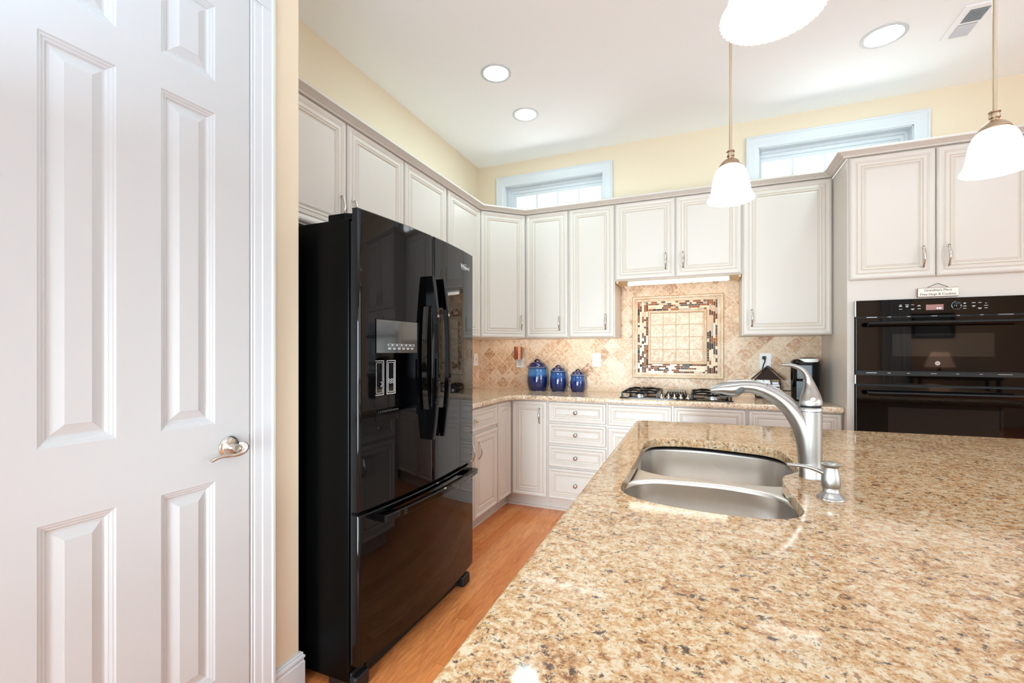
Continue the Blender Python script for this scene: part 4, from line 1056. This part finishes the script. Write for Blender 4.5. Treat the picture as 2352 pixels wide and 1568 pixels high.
for i, (x, z) in enumerate(hp):
    a, c = hp[max(0, i - 1)], hp[min(len(hp) - 1, i + 1)]; t = Vector((c[0] - a[0], 0, c[1] - a[1])).normalized(); u = Vector((-t.z, 0, t.x)); u = u if u.z > 0 else -u
    f = max(0, min(1, (i - 8) / 12))
    ring = []
    for k in range(28):
        an = 2 * pi * k / 28; s_, c_ = sin(an), cos(an)
        vv = rz_[i][0] * (s_ if s_ > 0 else s_ * (1 + .10 * f)); ring.append((x + u.x * vv, YF_ + rh_[i][0] * c_, z + u.z * vv))
    rings.append(ring)
b.loft(rings, 'fnickel'); hd = b.build('spray_head', root, smooth=50, loc=OFF)
b = MB(); b.box(.052, .086, YF_ - .013, YF_ + .013, 1.1265, 1.1295, 'darkslot'); 
for i in range(6):
    for k in range(3): b.lathe([(.0022, -.004), (.0018, -.0055)], 'blackmatte', 8, (.054 + .006 * i, YF_ - .008 + .008 * k, 1.1305))
b.build('spray_nozzles', hd)

M['darknickel'] = mat('grey_button', (78, 76, 74), .55, spec=.25)
b = MB(); b.loft([[(.104 + a * (.012 * cos(t)), YF_ - .0200 - d, 1.149 + a * (.0105 * sin(t) + .002 * cos(t))) for t in [2 * pi * i / 24 for i in range(24)]] for a, d in ((1.1, 0), (1, .0014), (.5, .0024), (.05, .0026))], 'darknickel'); b.build('spray_button', hd, smooth=60)
# collar + lever
b = MB(); b.lathe([(.0272, 0), (.0282, .001), (.0282, .009), (.0272, .011), (.022, .012), (.020, .020)], 'fnickel', 40, (.280, YF_, 1.0945)); b.build('collar', root, smooth=40, loc=OFF)
b = MB(); b.lathe([(.0215, 0), (.0245, .002), (.0245, .008)], 'darkslot', 32, (.280, YF_, 1.106)); b.build('gap_ring', root, smooth=40, loc=OFF)
b = MB(); lp = smoothpath([(.2805, 1.112), (.2800, 1.124), (.2795, 1.140), (.2785, 1.158), (.2755, 1.176), (.2690, 1.194), (.2580, 1.208), (.2430, 1.2165), (.2270, 1.220), (.2090, 1.2205)], 5)
ra_ = smoothpath([(.0268,), (.0265,), (.0225,), (.0165,), (.0110,), (.0080,), (.0066,), (.0058,), (.0050,), (.0036,)], 5); rb_ = smoothpath([(.0268,), (.0265,), (.0225,), (.0170,), (.0135,), (.0120,), (.0115,), (.0110,), (.0105,), (.0090,)], 5)
rings = []
for i, (x, z) in enumerate(lp):
    a, c = lp[max(0, i - 1)], lp[min(len(lp) - 1, i + 1)]; t = Vector((c[0] - a[0], 0, c[1] - a[1])).normalized(); u = Vector((t.z, 0, -t.x))
    rings.append([(x + u.x * ra_[i][0] * cos(2 * pi * k / 28), YF_ + rb_[i][0] * sin(2 * pi * k / 28), z + u.z * ra_[i][0] * cos(2 * pi * k / 28)) for k in range(28)])
b.loft(rings, 'fnickel'); lv = b.build('lever', root, smooth=60, loc=OFF)
b = MB(); b.loft([[(.281 + r * cos(t), YF_ - .0262 - d, 1.128 + r * sin(t)) for t in [2 * pi * i / 24 for i in range(24)]] for r, d in ((.0062, -.002), (.0062, .0006), (.0050, .0010))], 'rim'); b.build('index_button', lv, smooth=30)

# soap dispenser
root = thing('soap_dispenser', 'small brushed nickel soap dispenser with a thin curved spout', 'soap dispenser', (.283, 1.262, .914))
b = MB(); b.lathe([(.0285, 0), (.0285, .002), (.025, .007), (.019, .013), (.0165, .018), (.0165, .026), (.0185, .028)], 'fnickel', 96, nf=16, fl=[.012, .018, .016, .008, 0, 0, 0]); b.build('base', root, smooth=40)
b = MB(); b.lathe([(.0185, .027), (.0192, .034), (.0188, .046), (.0165, .060), (.0145, .070), (.0145, .073), (.0195, .077), (.0198, .080), (.012, .0835), (.001, .0845)], 'fnickel', 40); b.build('pump', root, smooth=40)
b = MB(); b.tube(smoothpath([(-.008, 0, .054), (-.028, .002, .0635), (-.052, .004, .0690), (-.078, .006, .0700), (-.088, .006, .0695)], 5), [.0050 - .0012 * i / 20 for i in range(21)], 'fnickel', n=12); b.build('spout', root, smooth=50)

# ------------------------------------------------------------------ pendants
def pendant_proto():
    root = thing('pendant_light', '', 'pendant light', (0, 0, 1.79))
    zc = H - 1.79
    b = MB(); b.lathe([(.060, zc - .0005), (.060, zc - .006), (.050, zc - .016), (.030, zc - .024), (.008, zc - .028)], 'lampnickel', 32); b.build('ceiling_canopy', root, smooth=40)
    b = MB(); b.tube([(0, 0, .170), (0, 0, zc - .02)], .0047, 'lampnickel', n=12); b.build('rod', root, smooth=50)
    b = MB(); b.lathe([(.0355, .1185), (.0375, .1215), (.0330, .1300), (.0235, .1400), (.0140, .1460), (.0095, .1490), (.0095, .1520), (.0130, .1560), (.0125, .1640), (.0105, .1690), (.0140, .1715), (.0130, .1750), (.0055, .1765)], 'lampnickel', 36); b.build('socket_cap', root, smooth=35)
    b = MB(); pf = [(.0350, .1200), (.0460, .1080), (.0545, .0880), (.0598, .0620), (.0630, .0400), (.0655, .0260), (.0690, .0160), (.0740, .0080), (.0765, .0020), (.0760, .0)]
    pf = smoothpath(pf, 3); fl = [.016 * max(0, min(1, (.05 - z) / .035)) for r, z in pf]
    inner = [(r - .003, z) for r, z in reversed(pf)]
    b.lathe(pf + inner, 'shade', 176, nf=44, fl=fl + list(reversed(fl)), cap=False); b.build('glass_shade', root, smooth=70)
    return root
p1 = pendant_proto(); p1['group'] = 'frosted bell pendants over the island'
p1['label'] = 'farther slim pendant left of centre, its whole frosted bell shade in view'
spots = [(.100, 1.768, 1.790), (.108, .838, 1.803), (.803, 1.778, 1.790)]
labs = [p1['label'], 'nearest and largest pendant, its frosted bell cut off by the top of the photo', 'pendant at the right edge, its frosted bell in front of the oven cabinet doors']
for i, (sp, lb) in enumerate(zip(spots, labs)):
    o = p1 if i == 0 else copy_tree(p1)
    o.location = sp; o['label'] = lb
    l = bpy.data.lights.new('pendant_glow', 'AREA'); l.shape = 'DISK'; l.size = .115; l.energy = 1.6; l.color = (.95, .98, .96)
    lo = bpy.data.objects.new('pendant_glow', l); COL.objects.link(lo); lo.location = (sp[0], sp[1], sp[2] + .035); lo['kind'] = 'helper'

# recessed downlights
def downlight():
    root = thing('recessed_light', '', 'ceiling light', (0, 0, H))
    b = MB(); b.lathe([(.098, 0), (.098, -.003), (.093, -.005), (.080, -.004), (.077, -.001)], 'trim', 40, cap=False); b.build('trim_ring', root, smooth=40)
    b = MB(); b.lathe([(.0775, -.0018), (.070, -.0030), (.03, -.0036), (.001, -.0036)], 'bulb', 40); b.build('lens', root, smooth=40)
    return root
d0 = downlight(); d0['group'] = 'round recessed ceiling lights'
dls = [((-1.211, 2.648), 'round recessed ceiling light above the refrigerator, the nearer of the left two'), ((-1.215, 3.193), 'round recessed ceiling light nearest the back left corner'), ((.964, 3.178), 'round recessed ceiling light between the pendants and the air vent')]
for i, ((x, y), lb) in enumerate(dls):
    o = d0 if i == 0 else copy_tree(d0); o.location = (x, y, H); o['label'] = lb
    if i == 2: o.scale = (1.12, 1.12, 1)
for i, (x, y) in enumerate(((-1.211, 2.648), (-1.215, 3.193), (.964, 3.178), (-.55, 1.20), (.9, .9))):  # last two beams are added fill out of view, without a fixture
    l = bpy.data.lights.new('downlight_and_fill_beam', 'SPOT'); l.energy = 3 if i < 3 else 4; l.spot_size = radians(125 if i > 2 else 72); l.spot_blend = .9; l.shadow_soft_size = .07; l.color = (.93, 1, .98)
    lo = bpy.data.objects.new('downlight_and_fill_beam', l); COL.objects.link(lo); lo.location = (x, y, H - .012); lo['kind'] = 'helper'
# added fill strips aimed at the backsplash, no fixtures; tube_glow serves the tube light
for nm_, lx, ly, rz_l, ln in (('backsplash_fill_left', -1.80, 2.95, -90, .7), ('backsplash_fill_corner', -1.62, 3.66, -45 + 90 - 45, .3), ('backsplash_fill_back', -1.0, 3.74, 0, .7), ('backsplash_fill_right', .55, 3.74, 0, .45)):
    area(nm_, (lx, ly, 1.371), (radians(50), 0, radians(rz_l + (180 if rz_l == -90 else 0))), ln, .02, .75 if nm_ != 'backsplash_fill_right' else .08, (1, .95, .88))
area('tube_glow', (-.165, 3.692, 1.782), (0, 0, 0), .70, .012, .9, (1, .90, .74))

# ceiling vent
root = thing('ceiling_vent', 'white two-section louvred air vent in the ceiling', 'air vent', (1.349, 3.218, H))
MB().box(-.075, .075, -.152, .132, -.006, -.0005, 'ceil').build('vent_frame', root, bevel=.002)
b = MB()

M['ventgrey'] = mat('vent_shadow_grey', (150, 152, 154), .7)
b = MB(); b.box(-.041, .041, -.115, -.008, -.0068, -.0060, 'ventgrey'); b.box(-.041, .041, .008, .115, -.0068, -.0060, 'ventgrey'); b.build('duct_shade', root)  # flat grey sheets, the duct's shade put in as colour behind the louvres
b = MB()
for s, y0 in ((-1, -.113), (1, .012)):
    for i in range(11):
        y = y0 + .0095 * i; v0 = len(b.v)
        for x in (-.041, .041): b.v += [(x, y, -.0070), (x, y + .0062, -.0125 if s > 0 else -.0070), (x, y + .0066, -.0120 if s > 0 else -.0070), (x, y + .0008, -.0066)] if s > 0 else [(x, y + .0066, -.0070), (x, y, -.0125), (x, y - .0004, -.0118), (x, y + .0060, -.0066)]
        for f in ((0, 1, 2, 3), (7, 6, 5, 4), (0, 4, 5, 1), (1, 5, 6, 2), (2, 6, 7, 3), (3, 7, 4, 0)): b.face([v0 + k for k in f], 'trim')
b.build('louvres', root)

# ------------------------------------------------------------------ the room behind the camera, seen mirrored in the oven glass
root = thing('console_table', 'dark console table at the far side of the room, mirrored in the upper oven door', 'table', (3.95, -3.3, 0))
MB().box(-.55, .55, -.2, .2, .80, .84, 'darkwood').build('tabletop', root, bevel=.004)
for x in (-.50, .50):
    for y in (-.16, .16): MB().box(x - .02, x + .02, y - .02, y + .02, 0, .80, 'darkwood').build('leg', root)
root = thing('table_lamp', 'table lamp with a lit pleated shade, mirrored in the upper oven door', 'lamp', (3.76, -3.28, .84))
b = MB(); b.lathe([(.06, 0), (.06, .012), (.02, .02), (.015, .05), (.03, .09), (.014, .14), (.008, .2), (.008, .26)], 'darkwood', 24); b.build('lamp_base', root, smooth=40)
b = MB(); b.lathe([(.20, .17), (.11, .42)], 'lampshade', 48, nf=8, flute=.02, cap=False); b.build('lamp_shade', root)
root = thing('framed_picture', 'plain framed picture on the far wall, mirrored in the upper oven door', 'picture', (3.78, YR + .002, 1.72))
MB().box(-.30, .30, 0, .03, -.22, .22, 'darkwood').build('frame', root, bevel=.005); MB().box(-.25, .25, .028, .034, -.17, .17, 'shrub').build('picture_panel', root)
b = MB(); pts = [(3.05 + .0125 * i, YR + .06 + .02 * sin(i * 1.35)) for i in range(34)]
b.v = [(x, y, z) for z in (.05, 2.75) for x, y in pts] + [(x, y + .004, z) for z in (.05, 2.75) for x, y in pts]
N = 34
for o_ in (0, 2 * N):
    for i in range(N - 1): b.face((o_ + i, o_ + i + 1, o_ + N + i + 1, o_ + N + i), 'fabric')
o = b.build('curtain', smooth=60); tag(o, 'pale floor-length curtain by the rear window, mirrored in the oven glass', 'curtain')
for o in list(bpy.data.objects):
    if o.name.startswith('tmp'): bpy.data.objects.remove(o)
